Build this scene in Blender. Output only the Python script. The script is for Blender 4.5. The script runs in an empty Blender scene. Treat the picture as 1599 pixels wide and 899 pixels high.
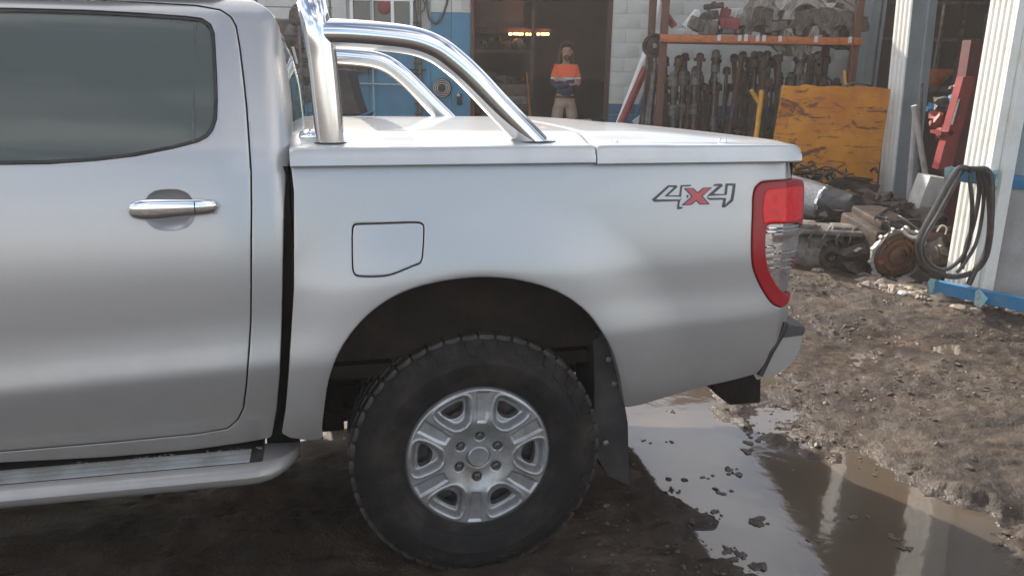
import bpy, bmesh, math, random
import numpy as np
from mathutils import Vector, Matrix, noise as mnoise
from math import sin, cos, tan, pi, radians as rad, sqrt, hypot
S = bpy.context.scene
C = S.collection
random.seed(7); rng = np.random.default_rng(7)

# ------------------------------------------------------------------ camera, world, sun, exposure
F_PX, PITCH, ROLL, CAM_H, CX, CY = 1290.0, rad(15.67), rad(1.0), 1.60, 799.5, 449.5
_r = np.array([1, 0, 0.]); FW = np.array([0, cos(PITCH), -sin(PITCH)]); _u = np.array([0, sin(PITCH), cos(PITCH)])
RT = cos(ROLL)*_r + sin(ROLL)*_u; UP = -sin(ROLL)*_r + cos(ROLL)*_u
CAMP = np.array([0, 0, CAM_H])
cam = bpy.data.cameras.new('camera'); cam.sensor_width = 36; cam.lens = F_PX/1599*36
cam.clip_start = 0.05; cam.clip_end = 3000
camo = bpy.data.objects.new('camera', cam); C.objects.link(camo)
camo.matrix_world = Matrix([[RT[0], UP[0], -FW[0], 0], [RT[1], UP[1], -FW[1], 0], [RT[2], UP[2], -FW[2], CAM_H], [0, 0, 0, 1]])
S.camera = camo

SUN_AZ, SUN_EL = rad(-33), rad(29)          # azimuth from +Y towards +X
W = bpy.data.worlds.new('World'); S.world = W; W.use_nodes = True
wn, wl = W.node_tree.nodes, W.node_tree.links
wn.clear()
wo = wn.new('ShaderNodeOutputWorld'); bg = wn.new('ShaderNodeBackground'); bg.inputs[1].default_value = 0.14
sky = wn.new('ShaderNodeTexSky'); sky.sky_type = 'NISHITA'; sky.sun_disc = False
sky.sun_elevation = SUN_EL; sky.sun_rotation = SUN_AZ; sky.dust_density = 2.0; sky.air_density = 1.0
tc = wn.new('ShaderNodeTexCoord'); mp = wn.new('ShaderNodeMapping'); mp.inputs['Scale'].default_value = (1, 1, 2.6)
mp.inputs['Location'].default_value = (0.3, 1.7, 0.2)
nz = wn.new('ShaderNodeTexNoise'); nz.inputs['Scale'].default_value = 2.1; nz.inputs['Detail'].default_value = 7; nz.inputs['Roughness'].default_value = .55
cr = wn.new('ShaderNodeValToRGB'); cr.color_ramp.elements[0].position = .43; cr.color_ramp.elements[1].position = .62
cr.color_ramp.elements[1].color = (.8, .8, .8, 1)
mx = wn.new('ShaderNodeMix'); mx.data_type = 'RGBA'; mx.inputs['B'].default_value = (9.5, 9.2, 8.9, 1)
wl.new(tc.outputs['Generated'], mp.inputs[0]); wl.new(mp.outputs[0], nz.inputs['Vector']); wl.new(nz.outputs[0], cr.inputs[0])
wl.new(cr.outputs[0], mx.inputs['Factor']); wl.new(sky.outputs[0], mx.inputs['A']); wl.new(mx.outputs['Result'], bg.inputs[0]); wl.new(bg.outputs[0], wo.inputs[0])
sd = bpy.data.lights.new('sun', 'SUN'); sd.energy = 5.0; sd.angle = rad(.6); sd.color = (1, .93, .82)
so = bpy.data.objects.new('sun', sd); C.objects.link(so)
sdir = Vector((sin(SUN_AZ)*cos(SUN_EL), cos(SUN_AZ)*cos(SUN_EL), sin(SUN_EL)))
so.rotation_euler = sdir.to_track_quat('Z', 'Y').to_euler(); so.location = sdir*20
V = S.view_settings; V.view_transform = 'Standard'; V.look = 'None'; V.gamma = 1; V.use_curve_mapping = False; V.exposure = 0.88

# ------------------------------------------------------------------ layout helpers: a sight line met by a real plane
def ray(px, py): return FW + RT*(px-CX)/F_PX - UP*(py-CY)/F_PX
def gy(px, py, y):
    r = ray(px, py); return Vector(CAMP + r*(y/r[1]))
def gz(px, py, z=0.0):
    r = ray(px, py); return Vector(CAMP + r*((z-CAM_H)/r[2]))
# truck frame: x towards the tail, y into the truck, z up; origin on the ground under the near rear wheel
YAW, LEAN = rad(13.5), rad(2.3)
TM = np.array(Matrix.Rotation(YAW, 3, 'Z') @ Matrix.Rotation(-LEAN, 3, 'X'))
_q = ray(748, 714); TO = CAMP + _q*(2.34/_q[1]) - TM @ np.array([0, .03, .395])
_c = TM.T @ (CAMP-TO)
def tl(px, py, y=0.0, fn=None):
    r = TM.T @ ray(px, py)
    for _ in range(10):
        q = _c + r*((y-_c[1])/r[1])
        if fn is None: break
        y = min(float(fn(q[0], q[2])), .16)
    return q
def txz(pts, fn=None, y=0.0): return [tuple(tl(a, b, y, fn)[[0, 2]]) for a, b in pts]

# ------------------------------------------------------------------ materials
def nd(nt, t, **kw):
    n = nt.nodes.new(t)
    for k, v in kw.items():
        if k in n.inputs: n.inputs[k].default_value = v
        else: setattr(n, k, v)
    return n
def mat(name, col, rough=.6, metal=0., col2=None, scale=8., detail=6., lo=.4, hi=.65, bump=0., bscale=40., coat=0., rough2=None, bdist=.01, spec=None, obj_co=True, trans=0., emis=None, estr=0., stretch=None, col3=None, s3=3.):
    m = bpy.data.materials.new(name); m.use_nodes = True; nt = m.node_tree; b = nt.nodes['Principled BSDF']
    b.inputs['Base Color'].default_value = (*col, 1); b.inputs['Roughness'].default_value = rough; b.inputs['Metallic'].default_value = metal
    if coat: b.inputs['Coat Weight'].default_value = coat; b.inputs['Coat Roughness'].default_value = .04
    if spec is not None: b.inputs['Specular IOR Level'].default_value = spec
    if trans: b.inputs['Transmission Weight'].default_value = trans
    if emis: b.inputs['Emission Color'].default_value = (*emis, 1); b.inputs['Emission Strength'].default_value = estr
    t = nd(nt, 'ShaderNodeTexCoord'); co = t.outputs['Object']
    if stretch:
        mpn = nd(nt, 'ShaderNodeMapping'); mpn.inputs['Scale'].default_value = stretch; nt.links.new(co, mpn.inputs[0]); co = mpn.outputs[0]
    if col2 is not None or rough2 is not None:
        n = nd(nt, 'ShaderNodeTexNoise', Scale=scale, Detail=detail, Roughness=.62); nt.links.new(co, n.inputs['Vector'])
        mr = nd(nt, 'ShaderNodeMapRange'); mr.inputs[1].default_value = lo; mr.inputs[2].default_value = hi; nt.links.new(n.outputs[0], mr.inputs[0])
        if col2 is not None:
            k = nd(nt, 'ShaderNodeMix', data_type='RGBA'); k.inputs['A'].default_value = (*col, 1); k.inputs['B'].default_value = (*col2, 1)
            nt.links.new(mr.outputs[0], k.inputs['Factor']); out = k.outputs['Result']
            if col3 is not None:
                n3 = nd(nt, 'ShaderNodeTexNoise', Scale=s3, Detail=5, Roughness=.6); nt.links.new(co, n3.inputs['Vector'])
                m3 = nd(nt, 'ShaderNodeMapRange'); m3.inputs[1].default_value = .5; m3.inputs[2].default_value = .62; nt.links.new(n3.outputs[0], m3.inputs[0])
                k3 = nd(nt, 'ShaderNodeMix', data_type='RGBA'); k3.inputs['B'].default_value = (*col3, 1)
                nt.links.new(out, k3.inputs['A']); nt.links.new(m3.outputs[0], k3.inputs['Factor']); out = k3.outputs['Result']
            nt.links.new(out, b.inputs['Base Color'])
        if rough2 is not None:
            r = nd(nt, 'ShaderNodeMapRange'); r.inputs[3].default_value = rough; r.inputs[4].default_value = rough2
            nt.links.new(mr.outputs[0], r.inputs[0]); nt.links.new(r.outputs[0], b.inputs['Roughness'])
    if bump:
        n = nd(nt, 'ShaderNodeTexNoise', Scale=bscale, Detail=8, Roughness=.65); nt.links.new(co, n.inputs['Vector'])
        bp = nd(nt, 'ShaderNodeBump', Strength=bump, Distance=bdist); nt.links.new(n.outputs[0], bp.inputs['Height']); nt.links.new(bp.outputs[0], b.inputs['Normal'])
    return m
M = {}
def paint():
    m = bpy.data.materials.new('silver_paint'); m.use_nodes = True; nt = m.node_tree; b = nt.nodes['Principled BSDF']
    b.inputs['Metallic'].default_value = .62; b.inputs['Coat Weight'].default_value = .9
    t = nd(nt, 'ShaderNodeTexCoord'); co = t.outputs['Object']
    # fine flake sparkle and a patchy brown tone that grows stronger towards the bottom
    v = nd(nt, 'ShaderNodeTexVoronoi', Scale=1400.); nt.links.new(co, v.inputs['Vector'])
    fl = nd(nt, 'ShaderNodeMix', data_type='RGBA'); fl.inputs['A'].default_value = (.385, .378, .372, 1); fl.inputs['B'].default_value = (.475, .467, .46, 1)
    nt.links.new(v.outputs['Color'], fl.inputs['Factor'])
    n = nd(nt, 'ShaderNodeTexNoise', Scale=5., Detail=8, Roughness=.65); nt.links.new(co, n.inputs['Vector'])
    sx = nd(nt, 'ShaderNodeSeparateXYZ'); nt.links.new(co, sx.inputs[0])
    hz = nd(nt, 'ShaderNodeMapRange'); hz.inputs[1].default_value = .95; hz.inputs[2].default_value = .5; nt.links.new(sx.outputs['Z'], hz.inputs[0])
    mu = nd(nt, 'ShaderNodeMath', operation='MULTIPLY'); nt.links.new(n.outputs[0], mu.inputs[0]); nt.links.new(hz.outputs[0], mu.inputs[1])
    m2 = nd(nt, 'ShaderNodeMath', operation='MULTIPLY_ADD'); nt.links.new(mu.outputs[0], m2.inputs[0]); m2.inputs[1].default_value = .75; m2.inputs[2].default_value = .02
    k = nd(nt, 'ShaderNodeMix', data_type='RGBA'); k.inputs['B'].default_value = (.23, .19, .15, 1)
    nt.links.new(fl.outputs['Result'], k.inputs['A']); nt.links.new(m2.outputs[0], k.inputs['Factor']); nt.links.new(k.outputs['Result'], b.inputs['Base Color'])
    r = nd(nt, 'ShaderNodeMapRange'); r.inputs[1].default_value = 0; r.inputs[2].default_value = .5; r.inputs[3].default_value = .34; r.inputs[4].default_value = .6
    nt.links.new(m2.outputs[0], r.inputs[0]); nt.links.new(r.outputs[0], b.inputs['Roughness'])
    r2 = nd(nt, 'ShaderNodeMapRange'); r2.inputs[1].default_value = .35; r2.inputs[2].default_value = .7; r2.inputs[3].default_value = .04; r2.inputs[4].default_value = .12
    nt.links.new(n.outputs[0], r2.inputs[0]); nt.links.new(r2.outputs[0], b.inputs['Coat Roughness'])
    return m
M['paint'] = paint()
M['cover'] = mat('cover_paint', (.52, .52, .515), .40, .5, col2=(.47, .465, .45), scale=6, coat=.6)
M['alloy'] = mat('alloy_silver', (.38, .385, .39), .36, .7, col2=(.20, .17, .14), scale=11, lo=.45, hi=.75, coat=.2, rough2=.5)
M['chrome'] = mat('polished_stainless', (.78, .77, .75), .06, 1., rough2=.13, scale=9)
M['chrome2'] = mat('chrome', (.8, .8, .8), .05, 1.)
M['black'] = mat('black_plastic', (.010, .010, .011), .55, col2=(.035, .03, .027), scale=10, bump=.1, bscale=200)
M['gap'] = mat('dark_cavity', (.008, .008, .008), .9)
M['rubber'] = mat('tyre_rubber', (.009, .0085, .0085), .8, spec=.3, col2=(.040, .032, .024), scale=9, lo=.48, hi=.72, bump=.25, bscale=70, bdist=.003)
M['tread'] = mat('tread_rubber', (.018, .016, .015), .5, col2=(.05, .04, .032), scale=22, lo=.45, hi=.7, bump=.3, bscale=120, bdist=.003)
M['under'] = mat('underbody', (.007, .006, .005), .9, spec=.25, col2=(.018, .012, .008), scale=9, bump=.4, bscale=60)
M['liner'] = mat('arch_liner', (.004, .0035, .0035), .9, spec=.2, col2=(.009, .007, .005), scale=7, bump=.3, bscale=80)
M['grey'] = mat('grey_plastic', (.045, .045, .048), .55, col2=(.07, .065, .06), scale=20, bump=.1, bscale=300)
M['treadstrip'] = mat('step_tread', (.33, .34, .33), .5, col2=(.24, .22, .19), scale=12, bump=.2, bscale=200)
M['redlens'] = mat('red_lens', (.80, .008, .010), .3, coat=.25, col2=(.60, .004, .008), scale=40, spec=.3)
M['darkred'] = mat('dark_red_border', (.30, .004, .010), .3, coat=.25, spec=.3)
M['clearlens'] = mat('clear_reflector', (.50, .45, .42), .24, .85, col2=(.36, .30, .27), scale=25, bump=.2, bscale=60, coat=.6)
M['decalk'] = mat('decal_black', (.035, .03, .035), .35, coat=.3)
M['decalr'] = mat('decal_red', (.5, .06, .07), .35, coat=.3)
M['decalw'] = mat('decal_silver', (.5, .5, .5), .35, .4, coat=.3)
M['label'] = mat('white_label', (.6, .62, .6), .5)
def glassmat():
    m = bpy.data.materials.new('tinted_glass'); m.use_nodes = True; nt = m.node_tree; nt.nodes.clear()
    o = nd(nt, 'ShaderNodeOutputMaterial'); a = nd(nt, 'ShaderNodeBsdfTransparent'); a.inputs[0].default_value = (.10, .12, .11, 1)
    g = nd(nt, 'ShaderNodeBsdfGlossy', Roughness=.03); g.inputs[0].default_value = (.95, 1, .97, 1); d = nd(nt, 'ShaderNodeBsdfDiffuse'); d.inputs[0].default_value = (.13, .145, .13, 1)
    fr = nd(nt, 'ShaderNodeFresnel', IOR=1.42); mx1 = nd(nt, 'ShaderNodeMixShader'); mx2 = nd(nt, 'ShaderNodeMixShader'); mx1.inputs[0].default_value = .72
    nt.links.new(a.outputs[0], mx1.inputs[1]); nt.links.new(d.outputs[0], mx1.inputs[2]); nt.links.new(fr.outputs[0], mx2.inputs[0])
    nt.links.new(mx1.outputs[0], mx2.inputs[1]); nt.links.new(g.outputs[0], mx2.inputs[2]); nt.links.new(mx2.outputs[0], o.inputs[0]); return m
M['glass'] = glassmat()
# scrap and building
M['blue'] = mat('blue_wall_paint', (.045, .21, .34), .6, col2=(.06, .17, .26), scale=3, bump=.15, bscale=25, col3=(.05, .24, .37), s3=1.3)
M['white'] = mat('white_wall_paint', (.60, .60, .55), .65, col2=(.50, .50, .46), scale=3.5, bump=.3, bscale=30)
M['block2'] = mat('navy_blue_wall_paint', (.04, .12, .23), .6, col2=(.06, .12, .19), scale=4, bump=.3, bscale=30)
M['mortar'] = mat('painted_mortar', (.55, .55, .51), .9)
M['concrete'] = mat('grey_concrete', (.42, .41, .39), .85, col2=(.32, .31, .295), scale=4, bump=.4, bscale=35, col3=(.36, .34, .31), s3=9)
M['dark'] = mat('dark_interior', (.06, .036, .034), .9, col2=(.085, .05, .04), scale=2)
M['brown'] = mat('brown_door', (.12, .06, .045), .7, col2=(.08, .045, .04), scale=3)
M['rust'] = mat('rusty_steel', (.09, .045, .028), .75, .2, col2=(.035, .025, .02), scale=14, bump=.5, bscale=60)
M['dsteel'] = mat('dark_oily_steel', (.035, .03, .028), .45, .5, col2=(.10, .065, .045), scale=10, bump=.5, bscale=50)
M['gsteel'] = mat('grey_dirty_steel', (.16, .155, .15), .5, .5, col2=(.07, .055, .045), scale=12, bump=.4, bscale=50)
M['cast'] = mat('cast_aluminium', (.42, .41, .39), .5, .5, col2=(.22, .19, .16), scale=16, bump=.6, bscale=70)
M['castd'] = mat('dirty_cast_aluminium', (.20, .18, .16), .6, .4, col2=(.07, .055, .045), scale=13, bump=.6, bscale=60)
M['orange'] = mat('orange_beam', (.55, .15, .03), .55, col2=(.3, .10, .04), scale=18, bump=.2)
M['upr'] = mat('brown_rack_upright', (.13, .05, .03), .65, col2=(.10, .05, .035), scale=14)
M['white_post'] = mat('white_post_paint', (.82, .81, .76), .45, col2=(.70, .67, .58), scale=6, lo=.5, hi=.75, bump=.1, bscale=60)
M['sheetgrey'] = mat('blue_grey_cladding', (.36, .42, .46), .5, .1, col2=(.30, .35, .38), scale=3, bump=.1)
M['railblue'] = mat('blue_rail', (.02, .17, .34), .45, col2=(.12, .17, .2), scale=18, lo=.5, hi=.7, bump=.2)
M['railcyan'] = mat('chipped_cyan_paint', (.20, .50, .55), .5, col2=(.45, .44, .36), scale=30, col3=(.22, .09, .04), s3=16)
M['redm'] = mat('red_machine_paint', (.16, .010, .013), .45, col2=(.25, .015, .02), scale=8)
M['redd2'] = mat('dark_red_paint', (.10, .012, .014), .6, col2=(.06, .01, .01), scale=8)
M['redd'] = mat('dull_red_paint', (.30, .05, .04), .6, col2=(.18, .04, .035), scale=12)
M['ylw'] = mat('yellow_pole_paint', (.72, .36, .03), .5, col2=(.5, .25, .04), scale=12)
M['hose'] = mat('black_hose', (.025, .023, .023), .32, col2=(.07, .06, .055), scale=8, bump=.1)
M['film'] = mat('silver_wrap_film', (.55, .54, .52), .25, .6, col2=(.3, .29, .28), scale=10, stretch=(1, 9, 9), bump=.7, bscale=14, bdist=.02)
M['bag'] = mat('black_bag', (.015, .014, .015), .25, bump=.8, bscale=9, bdist=.03)
M['clutch'] = mat('rusty_clutch_plate', (.17, .085, .045), .6, .4, col2=(.10, .06, .04), scale=20, bump=.3)
M['wsheet'] = mat('white_plastic', (.5, .48, .46), .5, col2=(.35, .32, .3), scale=6)
M['stone'] = mat('stone', (.27, .22, .17), .75, col2=(.16, .12, .09), scale=8, bump=.5, bscale=30)
M['cable'] = mat('grey_cable', (.06, .055, .055), .5)
M['skin'] = mat('skin', (.42, .24, .17), .55); M['hair'] = mat('brown_hair', (.085, .042, .022), .7, col2=(.05, .025, .015), scale=60, stretch=(4, 4, 1))
M['khaki'] = mat('khaki_trousers', (.36, .27, .20), .85, col2=(.29, .22, .16), scale=14, bump=.4, bscale=14)
M['boot'] = mat('brown_boots', (.07, .045, .03), .6)
def yellow_panel_mat():
    m = mat('scarred_yellow_paint', (.78, .31, .02), .5, col2=(.62, .21, .02), scale=4); nt = m.node_tree; b = nt.nodes['Principled BSDF']
    src = b.inputs['Base Color'].links[0].from_socket
    t = nd(nt, 'ShaderNodeTexCoord')
    def scr(scale, stretch, lo, hi, rot):
        mpn = nd(nt, 'ShaderNodeMapping'); mpn.inputs['Scale'].default_value = stretch; mpn.inputs['Rotation'].default_value = (0, rot, 0)
        n = nd(nt, 'ShaderNodeTexNoise', Scale=scale, Detail=7, Roughness=.7, Distortion=.6)
        r = nd(nt, 'ShaderNodeMapRange'); r.inputs[1].default_value = lo; r.inputs[2].default_value = hi
        nt.links.new(t.outputs['Object'], mpn.inputs[0]); nt.links.new(mpn.outputs[0], n.inputs['Vector']); nt.links.new(n.outputs[0], r.inputs[0]); return r.outputs[0]
    outs = [scr(9, (.35, 1, 3.), .585, .61, .05), scr(8, (3, 1, .3), .655, .68, .1), scr(3.2, (.8, 1, 2.2), .56, .63, 0)]
    cur = outs[0]
    for o in outs[1:]:
        k = nd(nt, 'ShaderNodeMath', operation='MAXIMUM'); nt.links.new(cur, k.inputs[0]); nt.links.new(o, k.inputs[1]); cur = k.outputs[0]
    k = nd(nt, 'ShaderNodeMix', data_type='RGBA'); k.inputs['B'].default_value = (.17, .05, .02, 1)
    nt.links.new(src, k.inputs['A']); nt.links.new(cur, k.inputs['Factor']); nt.links.new(k.outputs['Result'], b.inputs['Base Color']); return m
M['ypanel'] = yellow_panel_mat()

# ------------------------------------------------------------------ mesh helpers
class MB:
    def __init__(s): s.v = []; s.f = []
    def add(s, vs, fs):
        o = len(s.v); s.v += [tuple(map(float, q)) for q in vs]; s.f += [tuple(i+o for i in f) for f in fs]; return s
    def box(s, x0, x1, y0, y1, z0, z1, mtx=None, bev=0.):
        if bev:
            bm = bmesh.new(); bmesh.ops.create_cube(bm, size=1)
            for v in bm.verts: v.co = Vector(((x0+x1)/2+v.co.x*(x1-x0), (y0+y1)/2+v.co.y*(y1-y0), (z0+z1)/2+v.co.z*(z1-z0)))
            bmesh.ops.bevel(bm, geom=bm.edges[:], offset=bev, segments=2, affect='EDGES', profile=.6)
            if mtx is not None: bmesh.ops.transform(bm, matrix=mtx, verts=bm.verts[:])
            bm.verts.index_update(); s.add([v.co for v in bm.verts], [[v.index for v in f.verts] for f in bm.faces]); bm.free(); return s
        vs = [Vector((x, y, z)) for x in (x0, x1) for y in (y0, y1) for z in (z0, z1)]
        if mtx is not None: vs = [mtx @ v for v in vs]
        return s.add(vs, [(0, 1, 3, 2), (4, 6, 7, 5), (0, 4, 5, 1), (2, 3, 7, 6), (0, 2, 6, 4), (1, 5, 7, 3)])
    def tube(s, pts, r, n=12, cap=True):
        pts = [Vector(p) for p in pts]; m = len(pts); rr = r if hasattr(r, '__len__') else [r]*m
        tv = [(pts[min(i+1, m-1)]-pts[max(i-1, 0)]).normalized() for i in range(m)]
        a = tv[0].orthogonal().normalized(); vs = []
        for i in range(m):
            a = (a - tv[i]*a.dot(tv[i])); a = a.normalized() if a.length > 1e-6 else tv[i].orthogonal().normalized(); b = tv[i].cross(a)
            for k in range(n):
                t = 2*pi*k/n; vs.append(pts[i] + (a*cos(t)+b*sin(t))*rr[i])
        fs = [(i*n+k, i*n+(k+1) % n, (i+1)*n+(k+1) % n, (i+1)*n+k) for i in range(m-1) for k in range(n)]
        if cap: fs += [tuple(range(n))[::-1], tuple(range((m-1)*n, m*n))]
        return s.add(vs, fs)
    def lathe(s, prof, n=32, axis='Y', cen=(0, 0, 0), a0=0., a1=2*pi):
        # prof: (along, radius); axis y: along y, circle in xz
        full = abs(a1-a0-2*pi) < 1e-6; k = n if full else n+1; vs = []
        for (al, r) in prof:
            for i in range(k):
                t = a0+(a1-a0)*i/n; c_, s_ = r*cos(t), r*sin(t)
                p = {'Y': (c_, al, s_), 'Z': (c_, s_, al), 'X': (al, c_, s_)}[axis]; vs.append((p[0]+cen[0], p[1]+cen[1], p[2]+cen[2]))
        fs = []
        for j in range(len(prof)-1):
            for i in range(n): i2 = (i+1) % k; fs.append((j*k+i, j*k+i2, (j+1)*k+i2, (j+1)*k+i))
        return s.add(vs, fs)
    def prism(s, poly, y0, y1, mtx=None):
        n = len(poly); vs = [Vector((p[0], y, p[1])) for y in (y0, y1) for p in poly]
        if mtx is not None: vs = [mtx @ v for v in vs]
        return s.add(vs, [tuple(range(n)), tuple(range(2*n-1, n-1, -1))]+[(i, i+n, (i+1) % n+n, (i+1) % n) for i in range(n)])
    def mesh(s, name, m, smooth=True, ang=35, fixn=True):
        me = bpy.data.meshes.new(name); me.from_pydata(s.v, [], s.f); me.validate()
        if fixn:
            bm = bmesh.new(); bm.from_mesh(me); bmesh.ops.recalc_face_normals(bm, faces=bm.faces[:]); bm.to_mesh(me); bm.free()
        if smooth:
            me.shade_smooth()
            if ang: me.set_sharp_from_angle(angle=rad(ang))
        me.materials.append(M[m] if isinstance(m, str) else m); return me
    def obj(s, name, m, parent=None, **kw):
        return link(name, s.mesh(name, m, **kw), parent)
def link(name, data, parent=None, loc=None):
    o = bpy.data.objects.new(name, data); C.objects.link(o)
    if parent is not None: o.parent = parent
    if loc is not None: o.location = loc
    return o
def tag(o, label=None, cat=None, group=None, kind=None):
    if label: o['label'] = label
    if cat: o['category'] = cat
    if group: o['group'] = group
    if kind: o['kind'] = kind
    return o
def thing(name, label, cat, loc=(0, 0, 0), rz=0., group=None):
    o = link(name, None, None, loc); o.rotation_euler = (0, 0, rz); return tag(o, label, cat, group)
def copy_tree(o, parent=None):
    c = o.copy(); C.objects.link(c)
    if parent is not None: c.parent = parent
    for ch in [x for x in KIDS(o)]: copy_tree(ch, c)
    return c
def KIDS(o): return list(o.children)
def catmull(pts, k=6, closed=False):
    P = [Vector(p) for p in pts]; n = len(P); out = []
    rngi = range(n if closed else n-1)
    for i in rngi:
        g = (lambda j: P[j % n]) if closed else (lambda j: P[max(0, min(n-1, j))])
        p0, p1, p2, p3 = g(i-1), g(i), g(i+1), g(i+2)
        for t in [q/k for q in range(k)]:
            out.append(.5*((2*p1)+(p2-p0)*t+(2*p0-5*p1+4*p2-p3)*t*t+(3*p1-p0-3*p2+p3)*t**3))
    if not closed: out.append(P[-1])
    return out
def chaikin(pts, it=2):
    P = [tuple(p) for p in pts]
    for _ in range(it):
        Q = []
        for i in range(len(P)):
            a, b = P[i], P[(i+1) % len(P)]
            Q += [(a[0]*.75+b[0]*.25, a[1]*.75+b[1]*.25), (a[0]*.25+b[0]*.75, a[1]*.25+b[1]*.75)]
        P = Q
    return P
def sdf_poly(P, poly):
    P = np.asarray(P, float); poly = np.asarray(poly, float); d = np.full(len(P), 1e9); inside = np.zeros(len(P), bool)
    for i in range(len(poly)):
        a, b = poly[i], poly[(i+1) % len(poly)]; e = b-a; w = P-a
        t = np.clip((w@e)/max(e@e, 1e-12), 0, 1); d = np.minimum(d, ((w-t[:, None]*e)**2).sum(1))
        c = (a[1] > P[:, 1]) != (b[1] > P[:, 1])
        with np.errstate(divide='ignore', invalid='ignore'): xi = a[0]+(P[:, 1]-a[1])*(b[0]-a[0])/(b[1]-a[1] if b[1] != a[1] else 1e-12)
        inside ^= c & (P[:, 0] < xi)
    return np.sqrt(d)*np.where(inside, -1, 1)
def clip_panel(mb, sdf, yfun, x0, x1, z0, z1, h, r=.0025, depth=.018, hem=True, thick_dir=1):
    """sheet y=yfun(x,z) trimmed where sdf<0, with a rolled hem; mb gets the geometry"""
    nx, nz_ = int((x1-x0)/h)+2, int((z1-z0)/h)+2
    X = x0+h*np.arange(nx); Z = z0+h*np.arange(nz_)
    G = np.array(np.meshgrid(X, Z, indexing='ij')).reshape(2, -1).T
    s = sdf(G)+(r if hem else 0); s = np.where(np.abs(s) < .06*h, np.sign(s+1e-12)*.06*h, s).reshape(nx, nz_)
    ins = s < 0; vid = -np.ones((nx, nz_), int); idx = np.argwhere(ins); vid[ins] = np.arange(len(idx))
    P2 = [(X[i], Z[j]) for i, j in idx]; ek = {}; faces = []; bed = []
    def cross(a, b):
        k = (a, b) if a < b else (b, a)
        if k not in ek:
            (i, j), (i2, j2) = k; t = s[i, j]/(s[i, j]-s[i2, j2]); ek[k] = len(P2)
            P2.append((X[i]+t*(X[i2]-X[i]), Z[j]+t*(Z[j2]-Z[j])))
        return ek[k]
    cnt = ins[:-1, :-1].astype(int)+ins[1:, :-1]+ins[1:, 1:]+ins[:-1, 1:]
    for i, j in np.argwhere(cnt == 4): faces.append((vid[i, j], vid[i+1, j], vid[i+1, j+1], vid[i, j+1]))
    for i, j in np.argwhere((cnt > 0) & (cnt < 4)):
        cs = [(i, j), (i+1, j), (i+1, j+1), (i, j+1)]; pl = []; ex = None; segs = []; first = None
        for k in range(4):
            a, b = cs[k], cs[(k+1) % 4]; ia, ib = ins[a], ins[b]
            if ia: pl.append(vid[a])
            if ia != ib:
                c = cross(a, b); pl.append(c)
                if ia: ex = c
                elif ex is not None: segs.append((ex, c)); ex = None
                else: first = c
        if ex is not None and first is not None: segs.append((ex, first))
        if len(pl) >= 3: faces.append(tuple(pl)); bed += segs
    P2 = np.array(P2); y = yfun(P2[:, 0], P2[:, 1]); vs = [(a, b, c) for (a, c), b in zip(P2, y)]
    faces = [tuple(int(q) for q in f) for f in faces]
    if hem and bed:
        bv = sorted({v for e in bed for v in e}); bp = P2[bv]; e = .001
        g = np.stack([sdf(bp+[e, 0])-sdf(bp-[e, 0]), sdf(bp+[0, e])-sdf(bp-[0, e])], 1); g /= np.maximum(np.linalg.norm(g, axis=1, keepdims=True), 1e-9)
        rings = [(.62*r, .22*r), (.92*r, .62*r), (r, 1.3*r), (r, depth)]; mp_ = [dict() for _ in rings]
        for k, (o, dy) in enumerate(rings):
            q = bp+g*o; yy = yfun(q[:, 0], q[:, 1])+dy*thick_dir
            for n_, v in enumerate(bv): mp_[k][v] = len(vs); vs.append((q[n_, 0], yy[n_], q[n_, 1]))
        for a, b in bed:
            prev = (a, b)
            for k in range(len(rings)):
                cur = (mp_[k][a], mp_[k][b]); faces.append((prev[1], prev[0], cur[0], cur[1])); prev = cur
    mb.add(vs, faces); return mb
def polyfn(*add, sub=()):
    def f(P):
        s = np.full(len(P), 1e9)
        for a in add: s = np.minimum(s, sdf_poly(P, a))
        for b, off in sub: s = np.maximum(s, -(sdf_poly(P, b)-off))
        return s
    return f
def sst(a, b, x): t = np.clip((x-a)/(b-a), 0, 1); return t*t*(3-2*t)

# value noise on arrays
_perm = rng.random((256, 256))
def vnoise(x, y):
    xi = np.floor(x).astype(int); yi = np.floor(y).astype(int); fx = x-xi; fy = y-yi; fx = fx*fx*(3-2*fx); fy = fy*fy*(3-2*fy)
    g = lambda a, b: _perm[a & 255, b & 255]
    return (g(xi, yi)*(1-fx)+g(xi+1, yi)*fx)*(1-fy)+(g(xi, yi+1)*(1-fx)+g(xi+1, yi+1)*fx)*fy
def fbm(x, y, o=4, p=.55):
    t = 0; a = 1; n = 0
    for k in range(o): t = t+a*(vnoise(x*2**k+17*k, y*2**k+5*k)-.5); n += a; a *= p
    return t/n*2
exec_parts = []

# ------------------------------------------------------------------ ground, puddle, mud
WATER = -.020
def gp(pts): return [tuple(gz(a, b, WATER)[:2]) for a, b in pts]
PUD = gp([(1130, 560), (1128, 600), (1140, 640), (1152, 678), (1200, 697), (1262, 712), (1310, 722), (1380, 748), (1440, 765), (1480, 785), (1530, 800), (1560, 840),
          (1590, 880), (1650, 980), (1500, 1150), (1200, 1000), (1182, 893), (1140, 872), (1102, 856), (1088, 835), (1090, 806), (1074, 788), (1040, 770), (1004, 752), (990, 728), (975, 705), (955, 700), (925, 695), (912, 650), (880, 640), (860, 610), (875, 570)])  # left edge cut along the truck's dark reflection, shaped as mud bank
PUD = chaikin(PUD, 1)
ISL = gp([(965, 735), (1040, 744), (1118, 762), (1112, 770), (1040, 762), (975, 752)])
def pud_sd(x, y):
    P = np.stack([x, y], 1); P = P + np.stack([fbm(x*5, y*5+9)*.10+fbm(x*19, y*19)*.05, fbm(x*5+40, y*5)*.10+fbm(x*19+7, y*19)*.05], 1)
    return sdf_poly(P, PUD)
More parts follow.
